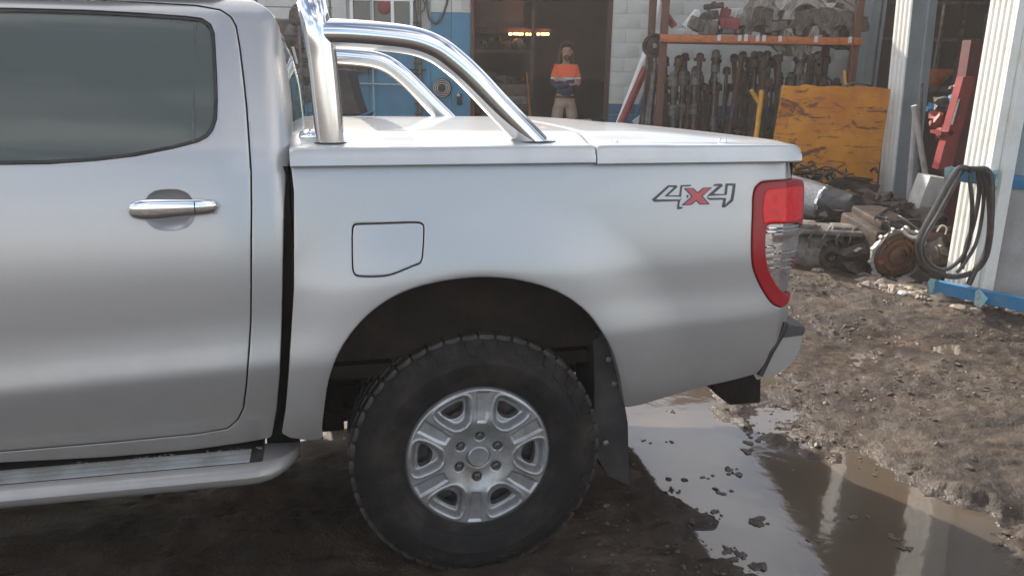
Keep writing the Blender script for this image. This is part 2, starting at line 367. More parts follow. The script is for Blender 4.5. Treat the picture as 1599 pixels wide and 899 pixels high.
def gheight(x, y):
    sd_ = np.full(len(x), 9.); near = (x > -1.2) & (x < 3.4) & (y > 1.0) & (y < 6.)
    sd_[near] = pud_sd(x[near], y[near])
    h = .026*fbm(x*.9, y*.9, 3)+.024*fbm(x*3.1+5, y*5.2)+.010*fbm(x*9, y*15)
    k = fbm(x*21+3, y*24, 3); h += .007*sst(.12, .42, k)*(.3+vnoise(x*1.7, y*1.9))+.0045*sst(.05, .4, fbm(x*43, y*48, 2))*(.3+vnoise(x*2.7+4, y*2.9))
    h += .010
    # tyre ruts running along the truck
    c = (y-2.05-.24*x); h -= .02*np.exp(-((c-1.95)/.22)**2)*(.6+.8*vnoise(x*2.2, y*.5))
    h -= .034*np.exp(-(np.maximum(sd_, 0)/.30)**2)*vnoise(x*2.9+1, y*4.1)*1.25
    h += .016*np.exp(-((sd_-.07)/.06)**2)*(vnoise(x*6, y*6) > .42)*sst(.3, .7, vnoise(x*14+3, y*14))*2
    m = sst(.07, -.20, sd_+.05*fbm(x*7, y*9)); h = h*(1-m)+m*(-.052+.020*fbm(x*4, y*5)+.008*fbm(x*15, y*15))
    far = sst(7, 14, np.hypot(x, y)); return h*(1-far*.7)
def axis_pts(a, b, h, lo, hi):
    c = list(np.arange(a, b, h)); st = h; v = c[-1]
    while v < hi: st *= 1.18; v += st; c.append(v)
    st = h; v = a; L = []
    while v > lo: st *= 1.18; v -= st; L.append(v)
    return np.array(L[::-1]+c)
def build_ground():
    xs = axis_pts(-1.3, 3.9, .0155, -600, 600); ys = axis_pts(1.95, 6.6, .0155, -600, 600)
    Xg, Yg = np.meshgrid(xs, ys, indexing='ij'); x = Xg.ravel(); y = Yg.ravel(); z = gheight(x, y)
    nx, ny = len(xs), len(ys); me = bpy.data.meshes.new('ground')
    me.vertices.add(nx*ny); me.vertices.foreach_set('co', np.stack([x, y, z], 1).ravel().astype(np.float32))
    i, j = np.meshgrid(np.arange(nx-1), np.arange(ny-1), indexing='ij'); a = (i*ny+j).ravel()
    q = np.stack([a, a+ny, a+ny+1, a+1], 1); me.loops.add(q.size); me.loops.foreach_set('vertex_index', q.ravel().astype(np.int32))
    me.polygons.add(len(q)); me.polygons.foreach_set('loop_start', (np.arange(len(q))*4).astype(np.int32)); me.polygons.foreach_set('loop_total', np.full(len(q), 4, np.int32))
    me.update(calc_edges=True); me.validate(); me.shade_smooth(); return me
def mud_mat():
    m = mat('wet_mud', (.054, .037, .025), .7, col2=(.025, .017, .012), scale=5, detail=9, bump=.85, bscale=60, bdist=.011, col3=(.078, .055, .037), s3=2.3); nt = m.node_tree; b = nt.nodes['Principled BSDF']
    g = nd(nt, 'ShaderNodeNewGeometry'); s = nd(nt, 'ShaderNodeSeparateXYZ'); nt.links.new(g.outputs['Position'], s.inputs[0])
    n = nd(nt, 'ShaderNodeTexNoise', Scale=4., Detail=7, Roughness=.6); t = nd(nt, 'ShaderNodeTexCoord'); nt.links.new(t.outputs['Object'], n.inputs['Vector'])
    h = nd(nt, 'ShaderNodeMath', operation='MULTIPLY_ADD'); nt.links.new(n.outputs[0], h.inputs[0]); h.inputs[1].default_value = .05; nt.links.new(s.outputs['Z'], h.inputs[2])
    r = nd(nt, 'ShaderNodeMapRange'); r.inputs[1].default_value = .008; r.inputs[2].default_value = .036; r.inputs[3].default_value = .16; r.inputs[4].default_value = .62
    nt.links.new(h.outputs[0], r.inputs[0]); nt.links.new(r.outputs[0], b.inputs['Roughness']); b.inputs['Specular IOR Level'].default_value = .42; return m
M['mud'] = mud_mat()
gm = build_ground(); gm.materials.append(M['mud']); tag(link('ground', gm), kind='structure')
def water_mat():
    m = bpy.data.materials.new('puddle_water'); m.use_nodes = True; nt = m.node_tree; b = nt.nodes['Principled BSDF']
    b.inputs['Base Color'].default_value = (.070, .052, .038, 1); b.inputs['Roughness'].default_value = .055; b.inputs['IOR'].default_value = 1.5; b.inputs['Specular IOR Level'].default_value = .72
    t = nd(nt, 'ShaderNodeTexCoord'); n = nd(nt, 'ShaderNodeTexNoise', Scale=7., Detail=3); nt.links.new(t.outputs['Object'], n.inputs['Vector'])
    bp = nd(nt, 'ShaderNodeBump', Strength=.06, Distance=.02); nt.links.new(n.outputs[0], bp.inputs['Height'])
    cn = nd(nt, 'ShaderNodeTexNoise', Scale=1.6, Detail=6); nt.links.new(t.outputs['Object'], cn.inputs['Vector']); ck = nd(nt, 'ShaderNodeMix', data_type='RGBA'); ck.inputs['A'].default_value = (.045, .034, .026, 1); ck.inputs['B'].default_value = (.125, .095, .066, 1); nt.links.new(cn.outputs[0], ck.inputs['Factor']); nt.links.new(ck.outputs['Result'], b.inputs['Base Color']); nt.links.new(bp.outputs[0], b.inputs['Normal']); return m
M['water'] = water_mat()
wm = MB(); g0, g1 = (-1.0, 1.0), (3.4, 5.6); wm.add([(g0[0], g0[1], WATER), (g1[0], g0[1], WATER), (g1[0], g1[1], WATER), (g0[0], g1[1], WATER)], [(0, 1, 2, 3)])
tag(wm.obj('puddle_water', 'water', smooth=False, fixn=False), kind='structure')
def ico(sub=1):
    bm = bmesh.new(); bmesh.ops.create_icosphere(bm, subdivisions=sub, radius=1); v = np.array([q.co[:] for q in bm.verts]); f = [tuple(x.index for x in p.verts) for p in bm.faces]; bm.free(); return v, f
ICO1, ICO2 = ico(1), ico(2)
def lump(mb, cx, cy, cz, s, src=ICO1, flat=.6, jit=.28, rg=rng):
    v, f = src; k = 1+jit*(rg.random(len(v))-.5)*2; a = rg.random()*6.28; q = v*k[:, None]*[s*rg.uniform(.7, 1.5), s, s*flat]
    x = q[:, 0]*cos(a)-q[:, 1]*sin(a); y = q[:, 0]*sin(a)+q[:, 1]*cos(a); mb.add(np.stack([x+cx, y+cy, q[:, 2]+cz], 1), f)
M['clod'] = mat('muddy_stones', (.10, .078, .06), .5, col2=(.05, .036, .027), scale=18, bump=.5, bscale=90, bdist=.004, rough2=.75)
def clods():
    mb = MB(); n = 7000; x = rng.uniform(.2, 3.9, n); y = rng.uniform(2.3, 6.2, n); sd_ = pud_sd(x, y); z = gheight(x, y)
    dens = vnoise(x*2.3+9, y*3.1); s = rng.gamma(1.5, .0026, n)+.002
    for i in range(n):
        if sd_[i] < -.02: continue
        if dens[i] < .45 and s[i] < .016: continue
        lump(mb, x[i], y[i], max(z[i], WATER)+s[i]*.15, min(s[i], .026), jit=.42, flat=.5)
    for px, py, s in ((1050, 642, .012), (1043, 690, .012), (1010, 688, .008), (1148, 740, .022), (1150, 733, .016), (1126, 767, .020), (1118, 799, .018), (1118, 809, .010), (1178, 813, .026), (1190, 816, .016), (1168, 690, .022), (1206, 716, .009), (1232, 733, .008),
                      (1170, 704, .02), (1136, 855, .012), (1140, 863, .015), (1155, 870, .022), (1180, 884, .024), (1100, 745, .01), (1063, 752, .014), (1350, 805, .016), (1275, 845, .012), (1408, 855, .02), (1400, 842, .015), (1052, 767, .012), (1050, 766, .013), (1310, 680, .02)):
        for _ in range(4):
            p = gz(px+rng.normal()*7, py+rng.normal()*2.2, WATER); lump(mb, p.x, p.y, WATER+.001, s*rng.uniform(.4, .9), jit=.45, flat=.42)
    tag(mb.obj('mud_clods', 'clod', smooth=False), 'clods of brown mud and small stones scattered over the wet yard', 'mud clods', kind='stuff')
clods()

# ------------------------------------------------------------------ the pickup truck
truck = thing('pickup_truck', 'silver double cab pickup truck with chrome sports bar, hard tray cover and 4x4 badge', 'pickup truck')
truck.location = TO; truck.rotation_euler = Matrix(TM).to_euler()
ZT = np.linspace(.2, 2.0, 721)
def integ(tab):
    a = np.interp(ZT, [t[0] for t in tab], [tan(rad(t[1])) for t in tab])
    k = np.ones(13)/13; a = np.convolve(np.pad(a, 6, 'edge'), k, 'valid'); y = np.cumsum(a)*(ZT[1]-ZT[0]); return y-y[(ZT > .5) & (ZT < 1.3)].min()
CABY = integ([(.2, -30), (.50, -22), (.60, -14), (.70, -11), (.740, -8), (.750, 8), (.79, 10), (.83, 6), (.90, -1), (.99, 0), (1.06, 4), (1.15, 7), (1.27, 11), (1.33, 15), (1.36, 20), (1.65, 26), (1.71, 36), (1.76, 60), (1.80, 72), (2.0, 80)])
BEDY = integ([(.2, -30), (.50, -20), (.60, -8), (.70, -5.5), (.742, -5), (.750, 3.5), (.79, 5), (.83, 3), (.88, 0), (.95, 0), (.985, 3.5), (1.05, 5), (1.18, 7), (1.27, 9), (1.34, 14), (2.0, 15)])
def zeff(x, z): return z-.04*np.clip(x+.67, -3.5, 1.8)*np.clip((1.15-z)/.3, 0, 1)
def cab_y(x, z):
    x = np.asarray(x, float); y = np.interp(zeff(x, z), ZT, CABY)
    y = y + .05*np.clip((x+.60)/.09, 0, 1.6)**3 + .012*sst(-.72, -.56, x)     # rounded rear corner
    y = y + .022*np.clip((-2.9-x), 0, 2)**1.6
    return y + flare(x, z, -3.22, .42)
def flare(x, z, cx, R0, amt=.030):
    d = np.hypot((x-cx)*1.0, (z-.49))-.478; return -amt*.6*sst(.22, .03, d)*sst(.45, .62, z)
def bed_y(x, z):
    x = np.asarray(x, float); y = np.interp(zeff(x, z), ZT, BEDY)
    d = np.hypot(x+.015, z-.50)-.478
    y = y - .024*sst(.27, .0, d) + .004*sst(.02, -.02, d)
    t = np.clip(x-.80, 0, 1); y = y + 1.15*t**2.4 + .35*np.clip(x-1.0, 0, 1)
    return y
def xz(pts, fn): return txz(pts, fn)
H_FINE = .0085
# --- bed side
arch_px = [(505, 686), (503, 666), (507, 633), (513, 594), (527, 555), (547, 522), (574, 492), (608, 467), (646, 450), (691, 439), (730, 434), (769, 433), (813, 438), (857, 450), (891, 467), (918, 489), (936, 512), (955, 545), (966, 580), (972, 612), (975, 636)]
arch = [tuple(v[:2]) for v in catmull([(a, b, 0) for a, b in xz(arch_px, bed_y)], 3)]
bed_bot = xz([(1000, 632), (1050, 617), (1110, 601), (1150, 592), (1182, 583), (1193, 570), (1203, 548), (1222, 518), (1228, 506), (1231, 480), (1234, 440)], bed_y)
bed_top = [(1.045, 1.15), (1.045, 1.335), (-.522, 1.335)]
bed_front = xz([(459, 300), (459, 450), (456, 500), (451, 580), (446, 640), (440, 676), (452, 683), (480, 687)], bed_y)
BEDP = arch+bed_bot+bed_top+bed_front
FUEL = chaikin(xz([(551, 353), (556, 351), (600, 350), (648, 348), (661, 350), (661, 362), (660, 385), (658, 410), (648, 413), (620, 425), (600, 431), (560, 431), (552, 427), (551, 400)], bed_y), 2)
LAMP = chaikin(xz([(1176, 300), (1184, 287), (1196, 283), (1252, 277), (1256, 290), (1254, 327), (1251, 367), (1248, 392), (1243, 412), (1235, 436), (1233, 463), (1230, 474), (1223, 479), (1212, 478), (1202, 470), (1187, 446), (1178, 425), (1174, 407), (1174, 367), (1176, 327)], bed_y), 2)
sub = [(FUEL, .0034), (LAMP, .002)]
mb = MB(); clip_panel(mb, polyfn(BEDP, sub=sub), bed_y, -.64, 1.10, .48, 1.36, H_FINE, depth=.03)
bed = mb.obj('bed_side', 'paint', truck, ang=50)
mb = MB(); clip_panel(mb, polyfn(FUEL), bed_y, -.42, -.1, .95, 1.2, .006, depth=.012, r=.002); fuel = mb.obj('fuel_flap', 'paint', bed, ang=50)
mb = MB(); clip_panel(mb, lambda P: sdf_poly(P, FUEL)-.012, lambda x, z: bed_y(x, z)+.014, -.45, -.05, .92, 1.22, .02, hem=False); mb.obj('fuel_flap_recess', 'gap', bed)
mb = MB(); mb.box(-.60, -.53, .075, 1.77, .50, 1.30); mb.box(-.62, -.40, .42, .50, .36, .66); mb.obj('gap_backing', 'liner', truck, smooth=False)  # dark plates added behind the cab gap to hide bright ground
# tray floor, inner walls, tailgate and far side
mb = MB(); clip_panel(mb, polyfn(BEDP), lambda x, z: 1.84-bed_y(x, z), -.64, 1.10, .48, 1.36, .03, depth=.03, thick_dir=-1); mb.obj('bed_side', 'paint', truck, ang=50)
tg = MB(); zz = list(np.linspace(.62, 1.32, 8)); tv = []; yy = list(np.linspace(.07, 1.77, 9))
for z in zz:
    for y in yy: tv.append((1.055-.035*((y-.92)/.85)**4-.01*((z-1)/.35)**2, y, z))
tg.add(tv, [(a*9+b, a*9+b+1, (a+1)*9+b+1, (a+1)*9+b) for a in range(7) for b in range(8)]); tgo = tg.obj('tailgate', 'paint', truck)
h_ = MB(); h_.box(1.05, 1.07, .80, 1.04, 1.18, 1.23, bev=.008); h_.obj('tailgate_handle', 'chrome2', tgo)
mb = MB(); mb.box(-.64, -.545, .16, 1.70, .40, .60); mb.box(-.60, -.545, .075, 1.77, .60, 1.30); mb.obj('gap_backing_plate', 'liner', truck, smooth=False)  # second dark backing, added so no lit ground shows low in the gap
mb = MB(); mb.box(-.66, -.24, .50, .54, .36, .70); mb.obj('splash_guard', 'liner', truck, smooth=False)
mb = MB(); mb.box(-.50, 1.04, .10, 1.74, .66, .70); mb.box(-.51, -.49, .06, 1.78, .62, 1.33); mb.box(-.5, 1.04, .085, .10, .72, 1.31); mb.box(-.5, 1.04, 1.74, 1.755, .72, 1.31); mb.obj('tray_tub', 'under', truck, smooth=False)

# --- tail lamps: dark red border, bright red upper lens, clear reflector below
CLR = xz([(1197, 352), (1206, 349), (1251, 346), (1250, 367), (1247, 388), (1242, 409), (1235, 430), (1233, 452), (1229, 459), (1224, 458), (1214, 448), (1203, 429), (1196, 410), (1194, 388), (1195, 361)], bed_y)
RIN = xz([(1192, 300), (1200, 294), (1252, 288), (1252, 300), (1251, 330), (1249, 343), (1200, 346), (1191, 352), (1189, 330)], bed_y)
CLRc = chaikin(CLR, 1); RINc = chaikin(RIN, 1)
def lamp(side):
    yf = (lambda o: (lambda x, z: bed_y(x, z)+o)) if side > 0 else (lambda o: (lambda x, z: 1.84-bed_y(x, z)-o))
    k = dict(thick_dir=1 if side > 0 else -1)
    a = MB(); clip_panel(a, polyfn(LAMP, sub=[(CLRc, 0.0)]), yf(-.006), .85, 1.16, .78, 1.30, .006, r=.004, depth=.05, **k); L = a.obj('tail_lamp', 'darkred', truck, ang=50)
    a = MB(); clip_panel(a, polyfn(RINc), yf(-.0085), .85, 1.16, .78, 1.30, .006, r=.002, depth=.004, **k); a.obj('red_lens', 'redlens', L, ang=50)
    def ribs(x, z):
        b = yf(.010 if side > 0 else .010)(x, z); t = (z % .022)/.022; w = np.where((x < .965) & (z < 1.03), 1., .0); return b+(np.where(t < .5, 0, .003)*w-.006*sst(.03, .0, np.abs(z-1.068))*(x > .96))*(1 if side > 0 else -1)
    a = MB(); clip_panel(a, polyfn(CLRc), ribs, .85, 1.16, .78, 1.30, .004, hem=False, **k); a.obj('clear_lens', 'clearlens', L, ang=20)
    if side > 0:
        for (px0, py0, px1, py1) in ((1199, 357, 1246, 352), (1197, 363, 1246, 358), (1214, 396, 1242, 392), (1216, 407, 1234, 405), (1201, 419, 1233, 417), (1196, 386, 1210, 387)):
            p, q = [np.array(tl(u, v, 0, bed_y)) for u, v in ((px0, py0), (px1, py1))]; n = 7; b = MB()
            pts = []
            for i in range(n):
                c_ = p+(q-p)*i/(n-1); pts.append((c_[0], float(bed_y(c_[0], c_[2]))-.002, c_[2]))
            b.tube(pts, .0035, 6); b.obj('reflector_ridge', 'chrome2', L)
    return L
lamp(1); lamp(-1)
# --- 4x4 decal
def dz(pts): return xz([(1010+x/10.66, 270+y/10.657) for x, y in pts], bed_y)
out4a = dz([(80, 445), (350, 205), (490, 203), (512, 235), (355, 372), (540, 372), (560, 202), (738, 196), (735, 222), (612, 232), (590, 330), (572, 400), (600, 470), (560, 562), (610, 572), (560, 603), (500, 603), (515, 470), (130, 484)])
in4a = dz([(150, 440), (370, 236), (455, 236), (285, 392), (572, 396), (560, 425), (575, 440)])
cut4a = dz([(585, 240), (610, 245), (700, 380), (590, 500), (566, 540), (535, 570), (552, 470), (575, 430), (570, 400)])
out4b = dz([(1085, 215), (1140, 182), (1240, 178), (1268, 212), (1110, 348), (1292, 350), (1310, 175), (1480, 175), (1462, 330), (1437, 465), (1300, 575), (1250, 575), (1270, 446), (1045, 452), (1000, 424), (1015, 372), (1165, 232)])
in4b = dz([(1028, 386), (1330, 366), (1348, 212), (1430, 212), (1415, 330), (1395, 440), (1305, 530), (1318, 415), (1030, 415), (1010, 400)])
inb2 = dz([(1085, 222), (1190, 215), (1030, 355), (1000, 345), (1090, 250)])
xo = dz([(610, 252), (775, 248), (845, 320), (935, 244), (1092, 240), (930, 385), (1052, 524), (880, 528), (822, 470), (740, 536), (565, 543), (740, 392)])
xi = dz([(650, 262), (765, 262), (845, 345), (940, 260), (1060, 256), (905, 385), (1020, 510), (890, 512), (822, 448), (730, 520), (610, 528), (765, 392)])
xo2 = dz([(585, 225), (790, 235), (845, 290), (925, 232), (1112, 226), (955, 385), (1085, 540), (870, 544), (822, 495), (745, 552), (535, 562), (715, 392)])
tri = dz([(662, 355), (705, 390), (662, 425)])
dec = MB(); clip_panel(dec, lambda P: np.minimum(np.maximum.reduce([sdf_poly(P, out4a), -sdf_poly(P, in4a), -sdf_poly(P, cut4a), -sdf_poly(P, xo2)]), sdf_poly(P, tri)), lambda x, z: bed_y(x, z)-.0012, .49, .87, 1.08, 1.30, .0024, hem=False)
clip_panel(dec, lambda P: np.maximum.reduce([sdf_poly(P, out4b), -sdf_poly(P, in4b), -sdf_poly(P, inb2), -sdf_poly(P, xo2)]), lambda x, z: bed_y(x, z)-.0012, .49, .87, 1.08, 1.30, .0024, hem=False)
clip_panel(dec, lambda P: np.maximum(sdf_poly(P, xo), -sdf_poly(P, xi)), lambda x, z: bed_y(x, z)-.0012, .49, .87, 1.08, 1.30, .0024, hem=False)
do = dec.obj('four_by_four_badge', 'decalk', bed)
dec = MB(); clip_panel(dec, polyfn(xi), lambda x, z: bed_y(x, z)-.0012, .49, .87, 1.08, 1.30, .0024, hem=False); dec.obj('red_letter_x', 'decalr', bed)

hc = tl(265, 328, 0, cab_y); HX, HZ = float(hc[0]), float(hc[2])
CUP = [(HX+.062*np.sign(cos(t))*abs(cos(t))**.75, HZ+.054*np.sign(sin(t))*abs(sin(t))**.75) for t in np.linspace(0, 2*pi, 33)[:-1]]
# --- cab side: rear door, rear quarter with pillar and sill, glass
door_r = xz([(391, 270), (391.5, 330), (391, 450), (390.5, 500), (388, 544), (384, 598), (379, 637), (370, 655), (355, 668), (311, 676), (177, 689), (0, 704)], cab_y)
door_t = xz([(0, -7), (120, -5), (222, 0), (300, 5), (339, 13), (356, 24), (365, 39), (372, 72), (379, 120), (384, 168), (387, 210), (389, 240)], cab_y)
xl, zl = door_r[-1]; xt, zt = door_t[0]
DOOR = [(-1.62, zt-.0), ]+door_t+door_r+[(-1.50, zl-.01), (-1.56, zl+.05), (-1.585, .8), (-1.60, 1.2)]
WIN = xz([(0, 9), (120, 12), (210, 17), (285, 22.5), (312, 26), (326, 35), (333, 51), (336, 78), (339, 120), (340, 156), (339, 186), (333, 204), (324, 215), (309, 223), (270, 233), (210, 245), (150, 252), (75, 257), (0, 258)], cab_y)
WIN = [(-1.55, WIN[0][1]-.005)]+WIN+[(-1.55, WIN[-1][1]+.0)]
quarter_out = xz([(391, -6), (405, 2), (414, 8), (426, 21), (434, 39), (440, 66), (447, 105), (452, 135), (456, 168), (457, 200), (456, 240), (447, 270), (444, 320), (442, 400), (440, 500), (437, 580), (432, 640), (424, 683), (310, 701), (177, 713), (0, 722)], cab_y)
qb = quarter_out[-1]
ROOFZ = 1.80
QUARTER = quarter_out+[(-2.62, qb[1]-.015), (-2.66, .9), (-2.62, 1.30), (-2.30, 1.60), (-2.0, 1.74), (-1.62, 1.775), (-.80, 1.775), (-.66, 1.76)]
FDOOR = [(-1.60, zl-.012), (-2.50, zl-.045), (-2.575, .80), (-2.56, 1.28), (-2.26, 1.56), (-1.98, 1.69), (-1.63, 1.73), (-1.607, 1.3), (-1.592, .8), (-1.567, .62)]
FWIN = [(-1.70, 1.315), (-2.40, 1.30), (-2.22, 1.50), (-1.99, 1.62), (-1.68, 1.675)]
def cabside(side):
    fine = H_FINE if side > 0 else .03
    Y = (lambda o: (lambda x, z: cab_y(x, z)+o)) if side > 0 else (lambda o: (lambda x, z: 1.84-cab_y(x, z)-o))
    k = dict(thick_dir=side)
    a = MB(); clip_panel(a, polyfn(QUARTER, sub=[(DOOR, .0038), (FDOOR, .0038)]), Y(0), -2.70, -.46, .44, 1.80, fine, depth=.03, **k); q = a.obj('cab_side', 'paint', truck, ang=50)
    a = MB(); clip_panel(a, polyfn(DOOR, sub=[(WIN, 0.), (CUP, -.001)]), Y(0), -1.66, -.60, .50, 1.78, fine, depth=.03, **k); d = a.obj('rear_door', 'paint', truck, ang=50)
    a = MB(); clip_panel(a, lambda P: np.maximum(sdf_poly(P, WIN)+.001, -(sdf_poly(P, WIN)+.010)), Y(.004), -1.60, -.62, 1.28, 1.74, .0035 if side > 0 else .02, r=.002, depth=.01, **k); a.obj('window_seal', 'black', d, ang=50)
    a = MB(); clip_panel(a, lambda P: sdf_poly(P, WIN)+.010, Y(.010), -1.60, -.62, 1.28, 1.74, .02, hem=False); a.obj('window_glass', 'glass', d)
    a = MB(); clip_panel(a, polyfn(FDOOR, sub=[(FWIN, 0.)]), Y(0), -2.66, -1.55, .46, 1.78, .02, depth=.03, **k); f = a.obj('front_door', 'paint', truck, ang=50)
    a = MB(); clip_panel(a, polyfn(FWIN), Y(.010), -2.60, -1.55, 1.28, 1.74, .03, hem=False); a.obj('window_glass', 'glass', f)
    # dark backing behind the shut lines
    a = MB(); clip_panel(a, lambda P: np.maximum(sdf_poly(P, QUARTER)+.03, -np.minimum(sdf_poly(P, WIN)-.01, sdf_poly(P, FWIN)-.01)), Y(.032), -2.7, -.5, .46, 1.78, .03, hem=False); a.obj('door_frame', 'gap', q)
    return q, d
cabq, rdoor = cabside(1); cabside(-1)
# door divider line and rear glass
p0, p1 = tl(301, 33, 0, cab_y), tl(301, 222, 0, cab_y); b = MB(); b.tube([(p0[0], float(cab_y(p0[0], p0[2]))+.006, p0[2]), (p1[0], float(cab_y(p1[0], p1[2]))+.006, p1[2])], .0025, 6); b.obj('glass_run', 'gsteel', rdoor)
# handle: scooped cup in the door skin and chrome bar
hc = tl(265, 328, 0, cab_y); HX, HZ = float(hc[0]), float(hc[2])
def cup_y(x, z):
    rr = np.sqrt(((x-HX)/.068)**2+((z-HZ)/.058)**2); return cab_y(x, z)-.0015+.0*rr
cup = MB(); n = 28; rings = [(1.05, .006), (.98, .003), (.90, .008), (.75, .014), (.4, .018), (.0, .019)]; vs = []
for fr_, dy in rings:
    for i in range(n):
        t = 2*pi*i/n; ex = .062*fr_*np.sign(cos(t))*abs(cos(t))**.75; ez = .054*fr_*np.sign(sin(t))*abs(sin(t))**.75; vs.append((HX+ex, float(cab_y(HX+ex, HZ+ez))+dy, HZ+ez))
cup.add(vs, [(a*n+i, a*n+(i+1) % n, (a+1)*n+(i+1) % n, (a+1)*n+i) for a in range(len(rings)-1) for i in range(n)]); cup.obj('handle_cup', 'paint', rdoor, ang=60)
pa, pb = tl(193, 332, -.03, None), tl(339, 325, -.03, None)
hb = MB(); n = 24; k = 20; vs = []
for i in range(n+1):
    t = i/n; c_ = pa+(pb-pa)*t; e = (1-abs(2*t-1)**5)**.4 if 0 < t < 1 else .02; rz = (.0275-.005*t+.0015*sin(t*6))*max(e, .05); ry = .012*max(e, .05); yb = float(cab_y(c_[0], HZ))-.030+.012*abs(2*t-1)**3
    for j in range(k):
        a = 2*pi*j/k; vs.append((c_[0], yb+ry*cos(a), c_[2]+rz*np.sign(sin(a))*abs(sin(a))**.75))
hb.add(vs, [(i*k+j, i*k+(j+1) % k, (i+1)*k+(j+1) % k, (i+1)*k+j) for i in range(n) for j in range(k)]+[tuple(range(k)), tuple(range(n*k, n*k+k))]); 
ho = hb.obj('door_handle', 'chrome2', rdoor, ang=50)
for xx in (pa[0]+.02, pb[0]-.02):
    b = MB(); yb = float(cab_y(xx, HZ)); b.box(xx-.012, xx+.012, yb-.025, yb+.01, HZ-.010, HZ+.010, bev=.003); b.obj('handle_post', 'paint', rdoor)
b = MB(); xs_ = pa[0]+(pb[0]-pa[0])*.745; zs2 = float(pa[2]+(pb[2]-pa[2])*.745); b.box(xs_-.0012, xs_+.0012, float(cab_y(xs_, HZ))-.0422, float(cab_y(xs_, HZ))-.02, zs2-.016, zs2+.016); b.obj('handle_seam', 'gap', rdoor, smooth=False)
fh = ho.copy(); C.objects.link(fh); fh.parent = next(o for o in C.objects if o.name == 'front_door'); fh.location = (-.98, 0, 0)
# roof, rear glass, windscreen, bonnet, far-reaching front end
def loft(mb, secs):
    k = len(secs[0]); vs = [p for s in secs for p in s]; mb.add(vs, [(i*k+j, i*k+j+1, (i+1)*k+j+1, (i+1)*k+j) for i in range(len(secs)-1) for j in range(k-1)]); return mb
def cross(x, z, edge, crown, n=13, yoff=0.): return [(x, edge+(1.84-2*edge)*j/(n-1), z+crown*(1-(2*j/(n-1)-1)**2)) for j in range(n)]
mb = MB(); loft(mb, [cross(-.655, 1.752, .30, .03), cross(-.72, 1.772, .27, .045), cross(-1.0, 1.775, .245, .065), cross(-1.62, 1.775, .245, .07), cross(-2.0, 1.74, .255, .065), cross(-2.06, 1.722, .27, .06)]); mb.obj('roof', 'paint', truck)
def rearsec(z, x, e): return [(x+.075*(1-(2*j/16-1)**2), e+(1.84-2*e)*j/16, z) for j in range(17)]
mb = MB(); loft(mb, [rearsec(z, x, e) for z, x, e in ((.52, -.585, .10), (.9, -.575, .06), (1.25, -.56, .07), (1.33, -.56, .09))]); mb.obj('cab_back', 'paint', truck)
mb = MB(); loft(mb, [rearsec(z, x, e) for z, x, e in ((1.33, -.56, .09), (1.42, -.562, .13), (1.52, -.57, .17), (1.62, -.59, .22), (1.69, -.62, .26), (1.752, -.66, .30))]); rg_ = mb.obj('rear_window', 'glass', truck)
mb = MB()
for e0 in (0,):
    loft(mb, [[(x+.077*(1-(2*j/16-1)**2)+.003, e+(1.84-2*e)*j/16, z) for j in range(17)] for z, x, e in ((1.30, -.56, .09), (1.345, -.56, .095), (1.36, -.56, .10))])
mb.obj('window_trim', 'black', rg_)
b = MB(); b.box(-.004, .004, -.02, .02, -.025, .025, bev=.002); lo = b.obj('window_label', 'label', rg_); q = tl(461.5, 87, .45); lo.location = (q[0]-.002, .45, q[2]); lo.rotation_euler = (0, rad(-12), 0)
mb = MB(); loft(mb, [cross(-2.06, 1.722, .27, .06), cross(-2.4, 1.50, .20, .05), cross(-2.85, 1.20, .13, .05)]); mb.obj('windscreen', 'glass', truck)
mb = MB(); loft(mb, [cross(-2.80, 1.20, .10, .05), cross(-3.2, 1.19, .12, .06), cross(-3.7, 1.12, .16, .06), cross(-4.05, 1.03, .22, .05), cross(-4.12, .95, .24, .03), cross(-4.15, .60, .22, .0), cross(-4.12, .42, .24, 0)]); mb.obj('bonnet', 'paint', truck)
far_arch = [(-3.22+.47*cos(t), .44+.47*sin(t)) for t in np.linspace(-.05, pi+.05, 20)]
FEND = [(-2.60, .50), (-2.66, .8), (-2.64, 1.24), (-2.90, 1.20), (-3.7, 1.13), (-4.05, 1.02), (-4.1, .70), (-4.05, .45), (-3.72, .42)]+far_arch[::-1]+[(-2.72, .43)]
for sg in (1, -1):
    mb = MB(); clip_panel(mb, polyfn(FEND), (lambda x, z: cab_y(x, z)) if sg > 0 else (lambda x, z: 1.84-cab_y(x, z)), -4.2, -2.55, .40, 1.26, .03, depth=.08, thick_dir=sg); mb.obj('front_fender', 'paint', truck, ang=50)
mb = MB(); mb.box(-4.0, -.62, .12, 1.72, .50, .56); mb.box(-2.75, -2.60, .12, 1.72, .56, 1.15); mb.obj('cab_floor', 'under', truck, smooth=False)
for y0 in (.35, 1.05):
    for x0 in (-1.25, -2.05):
        s_ = MB(); s_.box(x0, x0+.5, y0, y0+.45, .75, .92, bev=.05); s_.box(x0+.42, x0+.55, y0, y0+.45, .85, 1.45, bev=.05); s_.box(x0+.46, x0+.55, y0+.1, y0+.35, 1.47, 1.63, bev=.03); s_.obj('seat', 'grey', truck, ang=60)
